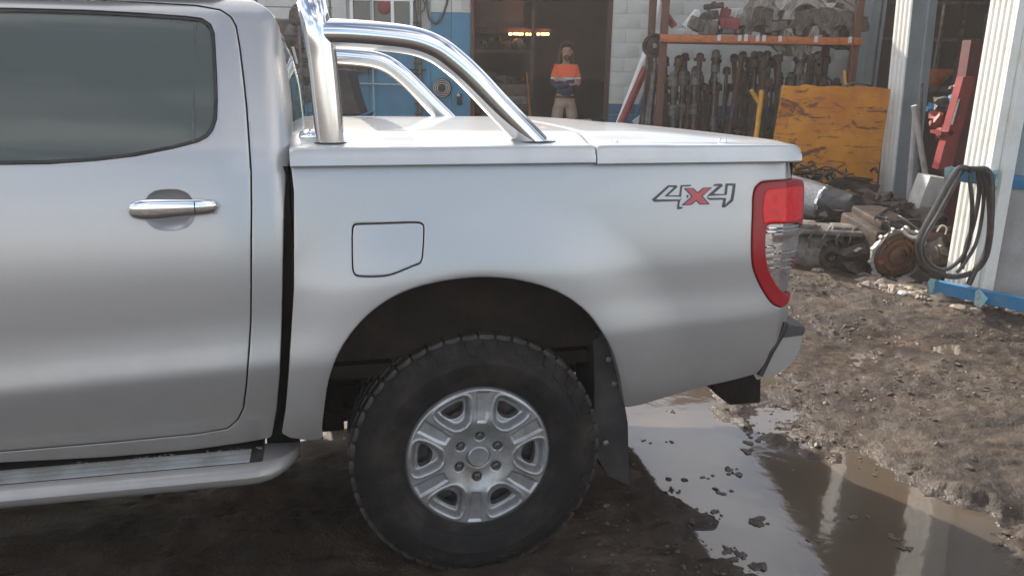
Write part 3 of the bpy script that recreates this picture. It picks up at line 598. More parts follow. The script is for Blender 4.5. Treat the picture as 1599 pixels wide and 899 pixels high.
# --- hard tray cover in two pieces
def lid_top(y):
    u = np.minimum(y, 1.84-y); return np.interp(u, [0, .075, .10, .16, .20, .30, .60, .92], [1.352, 1.358, 1.360, 1.378, 1.386, 1.391, 1.396, 1.398])
def lid(xa, xb, tail=0.):
    ys = [.022+.0, .024, .030, .040, .06, .08, .10, .12, .14, .16, .18, .20, .24, .3, .4, .5, .65, .8, .92]; ys = ys+[1.84-y for y in ys[:-1][::-1]]
    xs = [xa, xa+.004, xa+.012, xa+.03]+list(np.linspace(xa+.06, xb-.15, 8))+[xb-.11, xb-.08, xb-.055, xb-.035, xb-.02, xb-.010, xb-.004, xb]
    secs = []
    for x in xs:
        ea = sqrt(max(0, 1-min(1, (x-xa)/.006))); drop = .004*ea; eb = max(0, 1-(xb-x)/(.13 if tail else .006)); drop += (.012*eb**6 if tail else .004*sqrt(eb))
        yin = .016*eb**3 if tail else 0
        s = []
        for y in ys:
            u = min(y, 1.84-y); z = float(lid_top(np.array([y]))[0])-drop; e = max(0, 1-(u-.022)/.018); z -= .016*(1-sqrt(max(0, 1-e*e)))
            y2 = y + (yin if y < .92 else -yin); s.append((x, y2, z-(z-1.350)*.75*float(sst(.50, 1.03, x))*(z > 1.35)))
        bz = 1.300 if not tail else 1.296
        L = [(x, s[0][1]+.012, bz), (x, s[0][1]-.006, bz+.002), (x, s[0][1]-.010, bz+.006), (x, s[0][1]-.007, bz+.025)]; R_ = [(p[0], 1.84-p[1], p[2]) for p in L[::-1]]; secs.append(L+s+R_)
    mb = MB(); loft(mb, secs); k = len(secs[0]); mb.f += [tuple(range(k)), tuple(range((len(secs)-1)*k, len(secs)*k))]; return mb
GAPX = float(tl(931, 240, .02)[0])
lid1 = lid(-.522, GAPX-.0022).obj('tray_cover_panel', 'cover', truck, ang=28); lid2 = lid(GAPX+.0022, 1.036, 1).obj('tray_cover_panel', 'cover', truck, ang=28)
for px, py in ((1128, 221), (958, 218)):
    q = tlp = tl(px, py, .10); b = MB(); b.lathe([(-.002, .001), (.004, .009), (.004, .012), (-.006, .013)], 12, 'Z', (q[0], .10, 1.362)); b.obj('cover_stud', 'chrome2', lid2)
# --- sports bar
BARY = .125
def barpts(px): return [tuple(v) for v in (tl(a, b_, BARY) for a, b_ in px)]
sb = thing('x', None, None) if False else None
long_px = [(505, 53), (540, 53.5), (590, 57), (644, 64), (682, 78), (712, 100), (742, 128), (785, 173.5), (839, 228)]
lp = catmull(barpts(long_px), 8)
near = [Vector(p) for p in lp]; farp = [Vector((p[0], 1.84-p[1], p[2])) for p in near]
b = MB(); b.tube(near, .0395, 28); bar = b.obj('sports_bar', 'chrome', truck, ang=60)
b = MB(); b.tube(farp, .0395, 28); b.obj('bar_stay', 'chrome', bar, ang=60)
hp = barpts([(516.5, 236), (511, 170), (503.5, 95), (497, 52)]); top = Vector(hp[-1])
hoop = catmull([*hp, (top.x-.008, top.y+.010, top.z+.045), (top.x-.014, top.y+.035, top.z+.082), (top.x-.018, top.y+.08, top.z+.110), (top.x-.020, top.y+.15, top.z+.125), (top.x-.020, top.y+.30, top.z+.128), (top.x-.020, .92, top.z+.128)], 7)
hoop = [Vector(p) for p in hoop]; hoop += [Vector((p[0], 1.84-p[1], p[2])) for p in hoop[:-1][::-1]]
b = MB(); b.tube(hoop, .0405, 28); b.obj('bar_hoop', 'chrome', bar, ang=60)
for s_ in (0, 1):
    for p, tilt in ((hp[0], 0), (tuple(near[-1]), 1)):
        y = p[1] if s_ == 0 else 1.84-p[1]; b = MB(); vs = []; n = 28
        for z_, k in ((1.3535, 1.12), (1.360, 1.12), (1.363, 1.03)):
            for i in range(n): t = 2*pi*i/n; vs.append((p[0]-(.004 if tilt else 0)+(.058 if tilt else .047)*k*cos(t), y+.043*k*sin(t), z_))
        b.add(vs, [(a*n+i, a*n+(i+1) % n, (a+1)*n+(i+1) % n, (a+1)*n+i) for a in range(2) for i in range(n)]+[tuple(range(2*n, 3*n))]); b.obj('foot_gasket', 'black', bar)
q = tl(483, 214, .16); b = MB(); b.lathe([(-.03, .0), (-.026, .014), (-.01, .022), (.01, .022), (.026, .014), (.03, .0)], 16, 'X', (q[0], .16, q[2])); b.tube([(q[0], .16, q[2]-.01), (q[0]+.005, .16, 1.355)], .012, 10); b.obj('cover_hinge', 'chrome2', lid1)
# --- wheel arch liner, mud flap, bumper, hitch, running board
def liner(cx, par):
    mb = MB(); sec = []
    for y, k in ((.02, 1.0), (.05, 1.02), (.20, 1.03), (.50, 1.03)):
        sec.append([(p[0]+(p[0]+.015)*(k-1), y, p[1]+(p[1]-.50)*(k-1)) for p in arch])
    loft(mb, sec); return mb
lm = liner(0, truck); lm.add([(p[0], .50, p[1]) for p in arch if p[1] > .62]+[(-.5, .50, .64), (.45, .50, .64)], []); 
lm.obj('wheel_arch_liner', 'liner', truck)
mb = MB(); mb.v = [(p[0]*1.03, .50, p[1]+.01) for p in arch if p[1] > .66]; mb.f = [tuple(range(len(mb.v)))]; mb.obj('inner_arch_wall', 'liner', truck, smooth=False)
mb = MB(); mb.add([(x, 1.84-y, z) for x, y, z in lm.v[:4*len(arch)]], [f for f in lm.f]); mb.obj('wheel_arch_liner', 'liner', truck)
fx = [tl(a, b_, .03) for a, b_ in ((940, 522), (958, 545), (970, 583), (975, 630), (980, 660), (982, 757))]; fi = [tl(a, b_, .03) for a, b_ in ((928, 535), (930, 560), (931, 600), (931, 650), (932, 711), (952, 746))]
mb = MB(); k = len(fx); vs = []
for yy_ in (0, 1):
    for q in fi: vs.append((q[0], .045+.20*yy_, q[2]))
    for q in fx: vs.append((q[0]-.015*yy_, .028+.23*yy_, q[2]))
# flap is a curved sheet: outer trailing edge, inner edge, thickness
F_ = []
for i in range(k-1): F_ += [(i, i+1, k+i+1, k+i), (2*k+i, 2*k+i+1, 3*k+i+1, 3*k+i), (k+i, k+i+1, 3*k+i+1, 3*k+i), (i, i+1, 2*k+i+1, 2*k+i)]
F_ += [(0, k, 3*k, 2*k), (k-1, 2*k-1, 4*k-1, 3*k-1)]
mb.add(vs, F_); mb.obj('mud_flap', 'black', truck, ang=40)
b = MB()
for px, py in ((950, 560), (958, 598), (945, 690)):
    q = tl(px, py, .03); b.lathe([(.025, .010), (.022, .010), (.019, .006), (.0185, 0)], 10, 'Y', (q[0], 0, q[2]))
b.obj('flap_screw', 'gsteel', truck)
# bumper: painted corner, grey step pad
def bump_sec(s):  # s from 0 (corner, near side) to 1 (centre)
    pass
bx = [(1190, 592), (1225, 580), (1246, 564), (1257, 545), (1262, 524)]
mb = MB(); secs = []; nY = 13
prof = [(.905, .800), (.945, .812)]   # placeholder top
outer = [np.array(v) for v in catmull([tuple(tl(a, b_, .05)) for a, b_ in ((1184, 593), (1208, 586), (1230, 577), (1248, 562), (1257, 545), (1261, 530), (1262, 519))], 3)]
BYS = [.052, .054, .060, .072, .09, .12, .16, .22, .35, .6, .92]; BYS += [1.84-y for y in BYS[:-1][::-1]]
def bump_x(y):
    u = min(y, 1.84-y); k = sqrt(max(0, 1-max(0, 1-(u-.052)/.13)**2)); return k, .028*(1-((y-.92)/.868)**2)
nY = len(BYS)
for y in BYS:
    k, b2_ = bump_x(y); secs.append([(.93+(q[0]-.93)*(.90+.13*k)+b2_*min(1, i/6), y, q[2]) for i, q in enumerate(outer)])
loft(mb, secs)
for y in (BYS[0], BYS[-1]): mb.add([(.93+(q[0]-.93)*.90, y, q[2]) for q in outer]+[(.93, y, outer[-1][2]), (.91, y, outer[0][2]+.06)], [tuple(range(len(outer)+2))])
bo = mb.obj('rear_bumper', 'paint', truck, ang=40)
pad = MB(); zt_ = outer[-1][2]; secs = []
for y in BYS:
    k, b2_ = bump_x(y); X1 = .93+(outer[-1][0]-.93)*(.90+.13*k)+b2_+.003; yy_ = y-.003 if y < .92 else y+.003
    secs.append([(X1-.006, yy_, zt_-.008), (X1, yy_, zt_+.001), (X1, yy_, zt_+.013), (X1-.008, yy_, zt_+.021), (X1-.05, yy_, zt_+.030), (min(.98, X1-.06), yy_, zt_+.042), (.93, yy_, zt_+.045), (.93, yy_, zt_-.02)])
loft(pad, secs); pad.f.append(tuple(range(8))); pad.obj('step_pad', 'grey', bo, ang=30)
g = MB(); tr = [tl(a, b_, .036) for a, b_ in ((1228, 505), (1222, 522), (1204, 552), (1187, 588))]
for a, b_ in zip(tr, tr[1:]): g.tube([(a[0]+.006, .050, a[2]), (b_[0]+.006, .050, b_[2])], .011, 8)
g.obj('bumper_seal', 'black', bo)
hk = [tl(a, b_, .30) for a, b_ in ((1110, 598), (1140, 632), (1187, 628), (1188, 582), (1120, 580))]
mb = MB(); mb.prism([(q[0], q[2]) for q in hk], .30, .42); mb.box(hk[1][0]-.02, hk[2][0]-.02, .42, 1.45, hk[1][2]+.02, hk[3][2]-.01); mb.obj('tow_bar', 'under', truck, smooth=False)
# running board
zb = .455
def rb(px, y): return tl(px[0], px[1], y)
mb = MB(); RY = -.085
xe = tl(465, 712, RY)[0]; ztop = tl(200, 741, RY+.046)[2]-.012
secs = []
prof = [(.10, .010), (.02, .010), (RY+.048, .010), (RY+.044, .016), (RY+.030, .014), (RY+.012, .004), (RY, -.010), (RY+.002, -.024), (RY+.012, -.036), (RY+.035, -.044), (.10, -.04)]
for x in list(np.linspace(-2.72, xe-.14, 12))+[xe-.11, xe-.08, xe-.05, xe-.03, xe-.015, xe-.005, xe]:
    e = max(0, 1-(xe-x)/.13); k = sqrt(max(0, 1-e**2)); secs.append([(x, .10+(y-.10)*max(k, .15) if y < .10 else y, ztop+z*(1-.5*e**2)+.0) for y, z in prof])
loft(mb, secs); kk = len(prof); mb.f += [tuple(range(kk)), tuple(range((len(secs)-1)*kk, len(secs)*kk))]; rbo = mb.obj('running_board', 'paint', truck, ang=45)
b = MB(); b.box(-2.66, xe-.10, RY+.050, .13, ztop+.0118, ztop+.0140); b.obj('tread_base', 'black', rbo, smooth=False)
for i, (ya, yb_) in enumerate(((RY+.053, RY+.079), (RY+.083, RY+.109), (RY+.113, RY+.139))):
    b = MB(); b.box(-2.62, xe-.135, ya, yb_, ztop+.0130, ztop+.0175, bev=.002); b.obj('tread_strip', 'treadstrip', rbo)
b = MB()
for x in (-.9, -1.6, -2.3): b.box(x-.02, x+.02, .09, .5, ztop-.05, ztop-.01)
b.obj('board_bracket', 'black', truck, smooth=False)
# leaves and grit lying on the board
lv = MB()
for _ in range(46):
    x = rng.uniform(-1.15, -.62); y = rng.uniform(.045, .07) ; lump(lv, x, y, ztop+.016, rng.uniform(.002, .006), flat=.35, jit=.5)
lv.obj('grit', 'stone', rbo, smooth=False)['kind'] = 'stuff'
# underbody
mb = MB()
for y in (.48, 1.28): mb.box(-3.9, 1.0, y, y+.08, .52, .66)
for x in (-2.4, -1.5, -.55, .45, .95): mb.box(x, x+.08, .5, 1.34, .53, .63)
mb.obj('chassis', 'under', truck, smooth=False)
mb = MB(); mb.tube([(0, .2, .395), (0, 1.64, .395)], .045, 16); mb.lathe([(-.17, .02), (-.12, .10), (-.03, .15), (.05, .15), (.12, .09), (.16, .03)], 20, 'X', (0, .92, .395)); mb.obj('rear_axle', 'under', truck)
mb = MB()
for y in (.44, 1.33):
    mb.tube(catmull([(-.62, y, .50), (-.3, y, .40), (0, y, .36), (.3, y, .41), (.68, y, .56)], 5), .025, 8); mb.tube([(-.08, y+.05, .40), (-.2, y+.12, .68)], .03, 10)
mb.obj('leaf_spring', 'under', truck)
mb = MB(); mb.tube(catmull([(-2.2, 1.15, .42), (-.6, 1.15, .42), (-.25, 1.2, .62), (.35, 1.2, .62), (1.0, 1.42, .50)], 6), .03, 10); mb.lathe([(-.5, .03), (-.48, .09), (-.05, .09), (0, .03)], 14, 'X', (-.9, 1.15, .42)); mb.obj('exhaust_pipe', 'rust', truck)
mb = MB(); mb.lathe([(.0, .0), (.0, .16), (.0, .22), (-.03, .24), (-.05, .36), (.02, .39), (.12, .39), (.17, .34), (.17, .0)], 28, 'Z', (.62, .92, .50)); mb.obj('spare_wheel', 'rubber', truck)
# --- wheel
def make_wheel():
    R0 = .232; WROT = rad(-4); n = .0026
    def pocket(k=1.):
        P = [(.112, -.020), (.112, .020), (.148, .046), (.186, .061), (.205, .056), (.212, .03), (.212, -.03), (.205, -.056), (.186, -.061), (.148, -.046)]; return P
    holeP = [(.143, -.020), (.143, .020), (.172, .038), (.186, .038), (.190, 0), (.186, -.038), (.172, -.038)]
    def rot(P, a): return [(p*cos(a)-q*sin(a), p*sin(a)+q*cos(a)) for p, q in P]
    pk = [chaikin(rot(pocket(), WROT+k*pi/3), 1) for k in range(6)]; hl = [chaikin(rot(holeP, WROT+k*pi/3), 2) for k in range(6)]
    chp = [(.118, -.014), (.15, -.019), (.216, -.021), (.216, .021), (.15, .019), (.118, .014)]; ch = [rot(chp, WROT+pi/6+k*pi/3) for k in range(6)]
    def yf(u, v):
        r = np.hypot(u, v); P = np.stack([u, v], 1); y = .020*np.exp(-(r/.075)**2)*0+.012*sst(.13, .05, r)
        y = y-.004*np.exp(-((r-.115)/.03)**2)
        sp = np.min([sdf_poly(P, q) for q in pk], 0); y = y+.028*sst(.001, -.017, sp)-.0022*np.exp(-((sp-.003)/.0035)**2)
        sc_ = np.min([sdf_poly(P, q) for q in ch], 0); y = y+.0055*sst(.002, -.004, sc_)
        ln = np.full(len(u), 9.)
        for k in range(6): a = WROT+pi/6+k*pi/3; ln = np.minimum(ln, np.hypot(u-.068*cos(a), v-.068*sin(a)))
        y = y+.012*sst(.0165, .0125, ln); y = y+.004*sst(.040, .036, r)-.0
        y = y+.010*sst(R0-.010, R0, r); return y
    root = link('wheel', None, truck, (0, RIM_Y, .395))
    def sdfn(P): return np.maximum(np.hypot(P[:, 0], P[:, 1])-R0, -np.min([sdf_poly(P, q) for q in hl], 0))
    mb = MB(); clip_panel(mb, sdfn, yf, -.236, .236, -.236, .236, n, r=.0016, depth=.030); mb.obj('rim', 'alloy', root, ang=70, fixn=True)
    mb = MB(); mb.lathe([(.0005, .0), (.0005, .028), (.0, .0305), (.0012, .0325), (.004, .0345), (.016, .036)], 40); cc = mb.obj('centre_cap', 'alloy', root); cc.location = (0, .004, 0)
    nut = MB(); pr = [(-.010, 0), (-.010, .0048), (-.008, .0065)]; nut.lathe(pr, 14); nut.lathe([(-.008, .0065), (-.007, .0098), (.010, .0105)], 6); nm = nut.mesh('lug_nut', 'gsteel', ang=30)
    for k in range(6): a = WROT+pi/6+k*pi/3; o = link('lug_nut', nm, root, (.068*cos(a), .016, .068*sin(a)))
    mb = MB(); mb.lathe([(.006, .2318), (.002, .237), (.004, .2385), (.012, .236), (.03, .222), (.06, .212), (.20, .205), (.235, .235)], 64); mb.lathe([(.09, .03), (.09, .207)], 40); mb.obj('barrel', 'gsteel', root)
    mb = MB(); mb.lathe([(.055, .03), (.055, .150), (.075, .150), (.075, .03)], 40); mb.lathe([(.04, .0), (.04, .07), (.09, .075)], 24); mb.obj('brake_drum', 'rust', root)
    ty = MB(); R = .398
    prof = [(.012, .229), (.002, .234), (-.004, .240), (-.010, .252), (-.013, .256), (-.0135, .262), (-.018, .266), (-.023, .285), (-.026, .305), (-.0275, .312), (-.0275, .316), (-.0255, .319), (-.024, .335), (-.019, .350), (-.012, .364), (.0, .377), (.012, .388), (.03, .3925), (.21, .3925), (.23, .377), (.245, .35), (.25, .30), (.235, .24)]
    ty.lathe(prof, 96)
    # sidewall scuff ridges and shoulder lugs
    for k in range(46):
        a = 2*pi*k/46; da = pi/46
        for (y0, r0, y1, r1, w, h) in ((-.0225, .333+.006*sin(k*2.3), -.001, .378, .62 if k % 2 else .8, .0026),):
            if k % 2: r0 = .346; y0 = -.0185
            vs = []
            for (aa, rr, yy_, o) in ((a-da*w, r0, y0, 0), (a+da*w*.7, r0+.006, y0+.001, 0), (a+da*w, r1, y1, 0), (a-da*w*.8, r1, y1, 0)):
                vs.append((rr*cos(aa), yy_+.002, rr*sin(aa)))
            for (aa, rr, yy_) in ((a-da*w*.85, r0+.004, y0), (a+da*w*.6, r0+.009, y0+.001), (a+da*w*.9, r1+.003, y1), (a-da*w*.7, r1+.003, y1)):
                vs.append((rr*cos(aa), yy_-h, rr*sin(aa)))
            ty.add(vs, [(4, 5, 6, 7), (0, 1, 5, 4), (1, 2, 6, 5), (2, 3, 7, 6), (3, 0, 4, 7)])
    for k in range(150):
        a = rng.uniform(0, 2*pi); r_ = rng.uniform(.268, .345); yb = float(np.interp(r_, [.266, .285, .305, .335, .35], [-.018, -.023, -.026, -.024, -.019])); l = rng.uniform(.006, .02); w = rng.uniform(.0008, .0018); d = rng.choice([-.5, .4, .9])
        p = [Vector(((r_+d*t*l)*cos(a+t*l/r_), yb-.0004, (r_+d*t*l)*sin(a+t*l/r_))) for t in (-1, -.3, .3, 1)]; ty.tube(p, [w*.3, w, w, w*.3], 5)
    ty.obj('tyre', 'rubber', root, ang=40)
    tr = MB(); rows = [(.006, .046, 46, .0), (.056, .092, 44, .5), (.102, .138, 44, .0), (.148, .184, 44, .5), (.194, .236, 46, 0)]
    for y0, y1, N, ph in rows:
        for k in range(N):
            a = 2*pi*(k+ph)/N; w = 2*pi/N*.44; j = rng.uniform(-.06, .06); m_ = (y0+y1)/2
            P = [(a-w, y0+.004), (a-w*.2, y0-.002), (a+w, y0+.003), (a+w*.85, m_), (a+w, y1-.003), (a, y1+.002), (a-w, y1-.004), (a-w*1.1, m_)]
            rt = .3985 if y0 > .05 and y1 < .19 else .3962; vs = [((.383)*cos(t), y, (.383)*sin(t)) for t, y in P]+[((rt)*cos(a+(t-a)*.93), m_+(y-m_)*.94, (rt)*sin(a+(t-a)*.93)) for t, y in P]
            tr.add(vs, [tuple(range(8, 16))]+[(i, (i+1) % 8, 8+(i+1) % 8, 8+i) for i in range(8)])
            sp = [(a-w*.1, m_-.012), (a+w*.08, m_-.012), (a+w*.08, m_+.0), (a-w*.1, m_)]
    t = tr.obj('tread', 'tread', root, ang=30); t['kind'] = 'stuff'; return root
RIM_Y = .03
wheel = make_wheel()
for (x, y, flip) in ((0, 1.81, 1), (-3.22, .03, 0), (-3.22, 1.81, 1)):
    w2 = wheel.copy(); C.objects.link(w2); w2.location = (x, y, .395); w2.rotation_euler = (0, rad(17)*flip, pi if flip else 0)
    for ch in KIDS(wheel):
        c2 = ch.copy(); C.objects.link(c2); c2.parent = w2

# ------------------------------------------------------------------ workshop building across the yard
def rotz(a): return Matrix.Rotation(a, 4, 'Z')
def tr4(x, y, z): return Matrix.Translation((x, y, z))
FY = 12.3
ws = thing('workshop_building', 'long workshop with blue and white walls, white block pier and dark open doorway', 'building', (0, FY, 0))
def wpart(name, m, boxes, parent=None, bev=0, smooth=False):
    mb = MB()
    for b in boxes: mb.box(b[0], b[1], b[2]-FY, b[3]-FY, b[4], b[5], bev=bev)
    return mb.obj(name, m, parent or ws, smooth=smooth)
XD0, XD1, EAVE = gy(735, 100, FY).x, gy(953, 100, FY).x, 3.4
SPLIT = gy(715, 20, FY).z; SPL2 = gy(990, 163, FY).z
# left wall in upright sheets, white above blue
left = wpart('wall', 'mortar', [(-14, XD0, FY+.05, FY+.20, 0, EAVE)])
edges_ = [XD0, gy(705, 20, FY).x, gy(672, 20, FY).x]
while edges_[-1] > -9: edges_.append(edges_[-1]-.9)
wx0, wx1, wz0, wz1 = gy(547, 20, FY).x, gy(643, 20, FY).x, gy(600, 40, FY).z, gy(600, 2, FY).z
for a, b_ in zip(edges_[1:], edges_[:-1]):
    wpart('wall_sheet', 'blue', [(a+.004, b_-.004, FY+.0, FY+.05, 0, (SPLIT if a > wx1-.3 else wz0-.04)-.002)], left)
    if a > wx1-.3: wpart('wall_sheet', 'white', [(a+.004, b_-.004, FY+.0, FY+.05, SPLIT+.002, EAVE)], left)
wpart('wall_sheet', 'blue', [(wx1+.03, edges_[2]-.3, FY-.004, FY+.046, wz0-.04, wz1+.6)], left)
wpart('wall_sheet', 'white', [(-14, wx0-.06, FY, FY+.05, 2.05, EAVE), (wx0-.06, wx1+.06, FY-.002, FY+.048, wz1+.05, EAVE)], left)
wpart('wall_sheet', 'blue', [(gy(500, 20, FY).x, wx0-.06, FY-.006, FY+.044, 1.5, 2.045)], left)
win = wpart('window', 'grey', [(wx0, wx1, FY+.03, FY+.048, wz0-.30, wz1)])
for px in (549, 581, 613, 643):
    x = gy(px, 20, FY).x; wpart('mullion', 'white_post', [(x-.022, x+.022, FY-.02, FY+.028, wz0-.30, wz1)], win)
wpart('window_head', 'white_post', [(wx0-.05, wx1+.05, FY-.022, FY+.026, wz1, wz1+.06)], win)
for a, b_ in ((551, 579), (583, 611), (615, 641)):
    mb = MB(); mb.box(gy(a, 20, FY).x, gy(b_, 20, FY).x, .010, .016, wz0-.29, wz1-.005); mb.obj('pane', 'glass', win, smooth=False)
b = MB(); q = gy(600, 12, FY); b.lathe([(-.03, 0), (-.03, .05), (-.02, .085), (.0, .095)], 20, 'Y', (q.x, -.01, q.z)); b.obj('red_light', 'redm', win)  # red paint stands for the round red light behind the window
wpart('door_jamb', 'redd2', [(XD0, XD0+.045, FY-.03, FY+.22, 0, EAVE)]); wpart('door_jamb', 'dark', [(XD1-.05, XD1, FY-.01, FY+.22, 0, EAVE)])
# pier and wall of painted blocks behind the rack
XW = 7.2
pier = wpart('wall', 'mortar', [(XD1, XW, FY+.012, FY+.22, 0, EAVE)])
cz0 = 0.0; bw, bh = .40, .20; blkW, blkB = {}, {}
def block_mesh(w, h, mm):
    k = (round(w, 3), round(h, 3), mm)
    if k not in blkW:
        mb = MB(); mb.box(0, w, 0.004, .03, 0, h, bev=.003); blkW[k] = mb.mesh('block', mm, smooth=True, ang=30)
    return blkW[k]
r_ = 0; z = 0.
while z < 3.3:
    x = XD1+(0 if r_ % 2 == 0 else -bw/2)
    while x < 4.75:
        x0 = max(x, XD1)+.002; x1 = x+bw-.002; z0 = z+.002; z1 = z+bh-.002
        if x1-x0 > .05:
            segs = [(z0, z1, 'white' if z0 > SPL2 else 'block2')]
            if z0 < SPL2 < z1: segs = [(z0, SPL2, 'block2'), (SPL2, z1, 'white')]
            for a, b_, mm in segs:
                if b_-a > .01: o = link('block', block_mesh(x1-x0, b_-a, mm), pier, (x0, rng.uniform(-.003, .003), a))
        x += bw
    z += bh; r_ += 1
# interior shell: floor, back and side walls, roof
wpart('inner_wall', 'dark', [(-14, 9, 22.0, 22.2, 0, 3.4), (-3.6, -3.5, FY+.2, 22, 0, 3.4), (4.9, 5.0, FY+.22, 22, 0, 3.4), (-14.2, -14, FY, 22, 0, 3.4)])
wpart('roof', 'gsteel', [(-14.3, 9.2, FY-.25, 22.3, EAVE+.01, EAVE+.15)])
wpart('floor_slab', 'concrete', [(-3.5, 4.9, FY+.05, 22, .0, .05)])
# brown inner partition and shelf bay seen through the doorway
inn = wpart('partition', 'brown', [(gy(738, 20, 14.2).x-.6, gy(817, 20, 14.2).x, 14.2, 14.28, gy(770, 43, 14.2).z, 3.38)])
wpart('beam', 'rust', [(gy(738, 20, 14.1).x-.5, gy(860, 20, 14.1).x, 14.08, 14.18, gy(770, 48, 14.1).z-.04, gy(770, 43, 14.1).z)])
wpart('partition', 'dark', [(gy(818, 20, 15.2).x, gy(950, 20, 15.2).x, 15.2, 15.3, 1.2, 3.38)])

cable = MB(); cable.tube(catmull([gy(a, b_, FY-.04) for a, b_ in ((666, -8), (667, 12), (671, 30), (682, 36), (693, 20), (701, -8))], 6), .017, 8)
tag(cable.obj('looped_cable', 'cable'), 'dark cable hanging in a deep U loop on the white wall above the blue paint', 'cable')
cable = MB(); cable.tube([gy(659+9.0*cos(t)*.5, 9+9.5*sin(t), FY-.05) for t in np.linspace(0, 2*pi, 20)], .012, 8, cap=False)
tag(cable.obj('cable_coil', 'cable'), 'small round coil of dark cable high on the wall beside the window', 'cable coil')
cd = thing('conduit', 'grey wall conduit with bundled cables running down the blue wall', 'conduit', gy(657, 190, FY-.06))
bz = cd.location; mb = MB(); mb.tube([(0, 0, -1.0), (0, 0, 2.2)], .028, 10); mb.obj('pipe', 'gsteel', cd)
mb = MB(); mb.tube([(-.055+.01*sin(k), .01, -1.0+.16*k) for k in range(21)], .016, 8); mb.obj('cable_bundle', 'cable', cd)
for k in range(15):
    b = MB(); b.box(-.09, .03, -.035, .02, -.6+k*.14, -.575+k*.14); b.obj('clamp', 'dsteel', cd, smooth=False)
pf = thing('pipe_frame', 'thin grey pipes crossing in a T on the blue wall under the window', 'pipes', gy(583, 131, FY-.1))
mb = MB(); mb.tube([(0, 0, 1.2), (0, 0, -1.2)], .014, 8); mb.obj('upright_pipe', 'sheetgrey', pf)
mb = MB(); mb.tube([(-.30, -.02, 0), (.75, -.02, -.012)], .014, 8); mb.obj('cross_pipe', 'sheetgrey', pf)
mb = MB(); mb.tube([(-.35, .06, .21), (.75, .06, .20)], .010, 8); mb.obj('cross_pipe', 'dsteel', pf)
hr = thing('hose_reel', 'round reel of pale hose hung low on the blue wall', 'hose reel', gy(690, 138, FY-.10)); 
for k in range(6):
    mb = MB(); r = .055+.013*k; mb.tube([(r*cos(t), .01*sin(3*t), r*sin(t)) for t in np.linspace(0, 2*pi, 22)], .0065, 6, cap=False); mb.obj('hose_turn', 'wsheet' if k % 2 else 'hose', hr)
mb = MB(); mb.lathe([(.03, 0), (.03, .135), (.09, .14)], 20); mb.obj('reel_back', 'black', hr)
tp_ = thing('wall_switch', 'small dark switch box with a white knob on the blue wall by the doorway', 'switch', gy(717, 154, FY-.03))
mb = MB(); mb.box(-.035, .045, -.03, .03, -.09, .07, bev=.01); mb.obj('switch_box', 'black', tp_); mb = MB(); mb.lathe([(-.06, 0), (-.055, .02), (-.03, .022)], 12, 'Y', (-.01, 0, .05)); mb.obj('knob', 'label', tp_)
# noticeboard sheet
mb = MB(); a, b_ = gy(721, -10, FY-.012), gy(733, 16, FY-.012); mb.box(a.x, b_.x, FY-.016, FY-.003, b_.z, a.z+.2); tag(mb.obj('paper_notice', 'wsheet', smooth=False), 'cream paper notice on the white wall next to the doorway', 'notice')

# machine seat / dark hopper between the bars
dk = gy(540, 190, 9.5); ms = thing('dark_machine_hood', 'dark grey tapered machine hood with blue base, seen between the sports bars', 'machine', (dk.x, 9.5, 0))
mb = MB(); zt0, zb0 = gy(540, 111, 9.5).z, gy(540, 176, 9.5).z; xw = lambda p: gy(p, 150, 9.5).x-dk.x
mb.prism([(xw(500), zb0), (xw(568), zb0), (xw(562), zb0+.12), (xw(551), zt0+.0), (xw(546), zt0+.015), (xw(500), zt0+.02)], -.25, .25); mb.obj('hood', 'black', ms, smooth=False)
mb = MB(); mb.prism([(xw(500), zb0-.11), (xw(570), zb0-.09), (xw(577), zb0+.0), (xw(560), zb0-.02), (xw(500), zb0-.01)], -.32, .32); mb.obj('tray', 'railblue', ms, smooth=False)
mb = MB(); mb.box(-.25, .15, -.2, .2, 0, zb0-.09); mb.obj('base', 'dsteel', ms, smooth=False)
# wire rack of scrap behind the cab
wr = thing('wire_rack', 'tall grey wire rack cluttered with parts behind the cab', 'rack', (gy(470, 100, 11.5).x, 11.5, 0))
for dx in (-.55, .0, .42):
    mb = MB(); mb.tube([(dx, 0, 0), (dx, 0, 2.9)], .018, 8); mb.obj('post', 'gsteel', wr)
for k in range(15):
    mb = MB(); mb.tube([(-.6, 0, .3+k*.17), (.45, 0, .3+k*.17)], .007, 6); mb.obj('wire', 'gsteel', wr)
for k, (pxa, pya, r) in enumerate(((455, 52, .07), (464, 70, .09), (475, 120, .08), (468, 30, .10), (478, 150, .07), (472, 90, .06))):
    p = gy(pxa, pya, 11.65); mb = MB(); lump(mb, 0, 0, 0, r*1.3, ICO2, 1.2, .4); o = mb.obj('scrap_part', 'dsteel' if k % 2 else 'gsteel'); o.location = p
    tag(o, ['grey', 'dark'][k % 2]+' lump of scrap metal '+['level with the roof', 'at mid height', 'near the top', 'low down', 'at the bottom', 'in the middle'][k]+' on the wire rack behind the cab', 'scrap part', 'scrap parts on the wire rack')
mb = MB(); mb.box(-1.0, .62, -.04, .03, 1.35, 2.02); o = mb.obj('dark_board', 'dsteel', smooth=False); o.location = (gy(510, 60, 12.1).x-.05, 12.1, 0); tag(o, 'dark board standing against the wall left of the window', 'board')

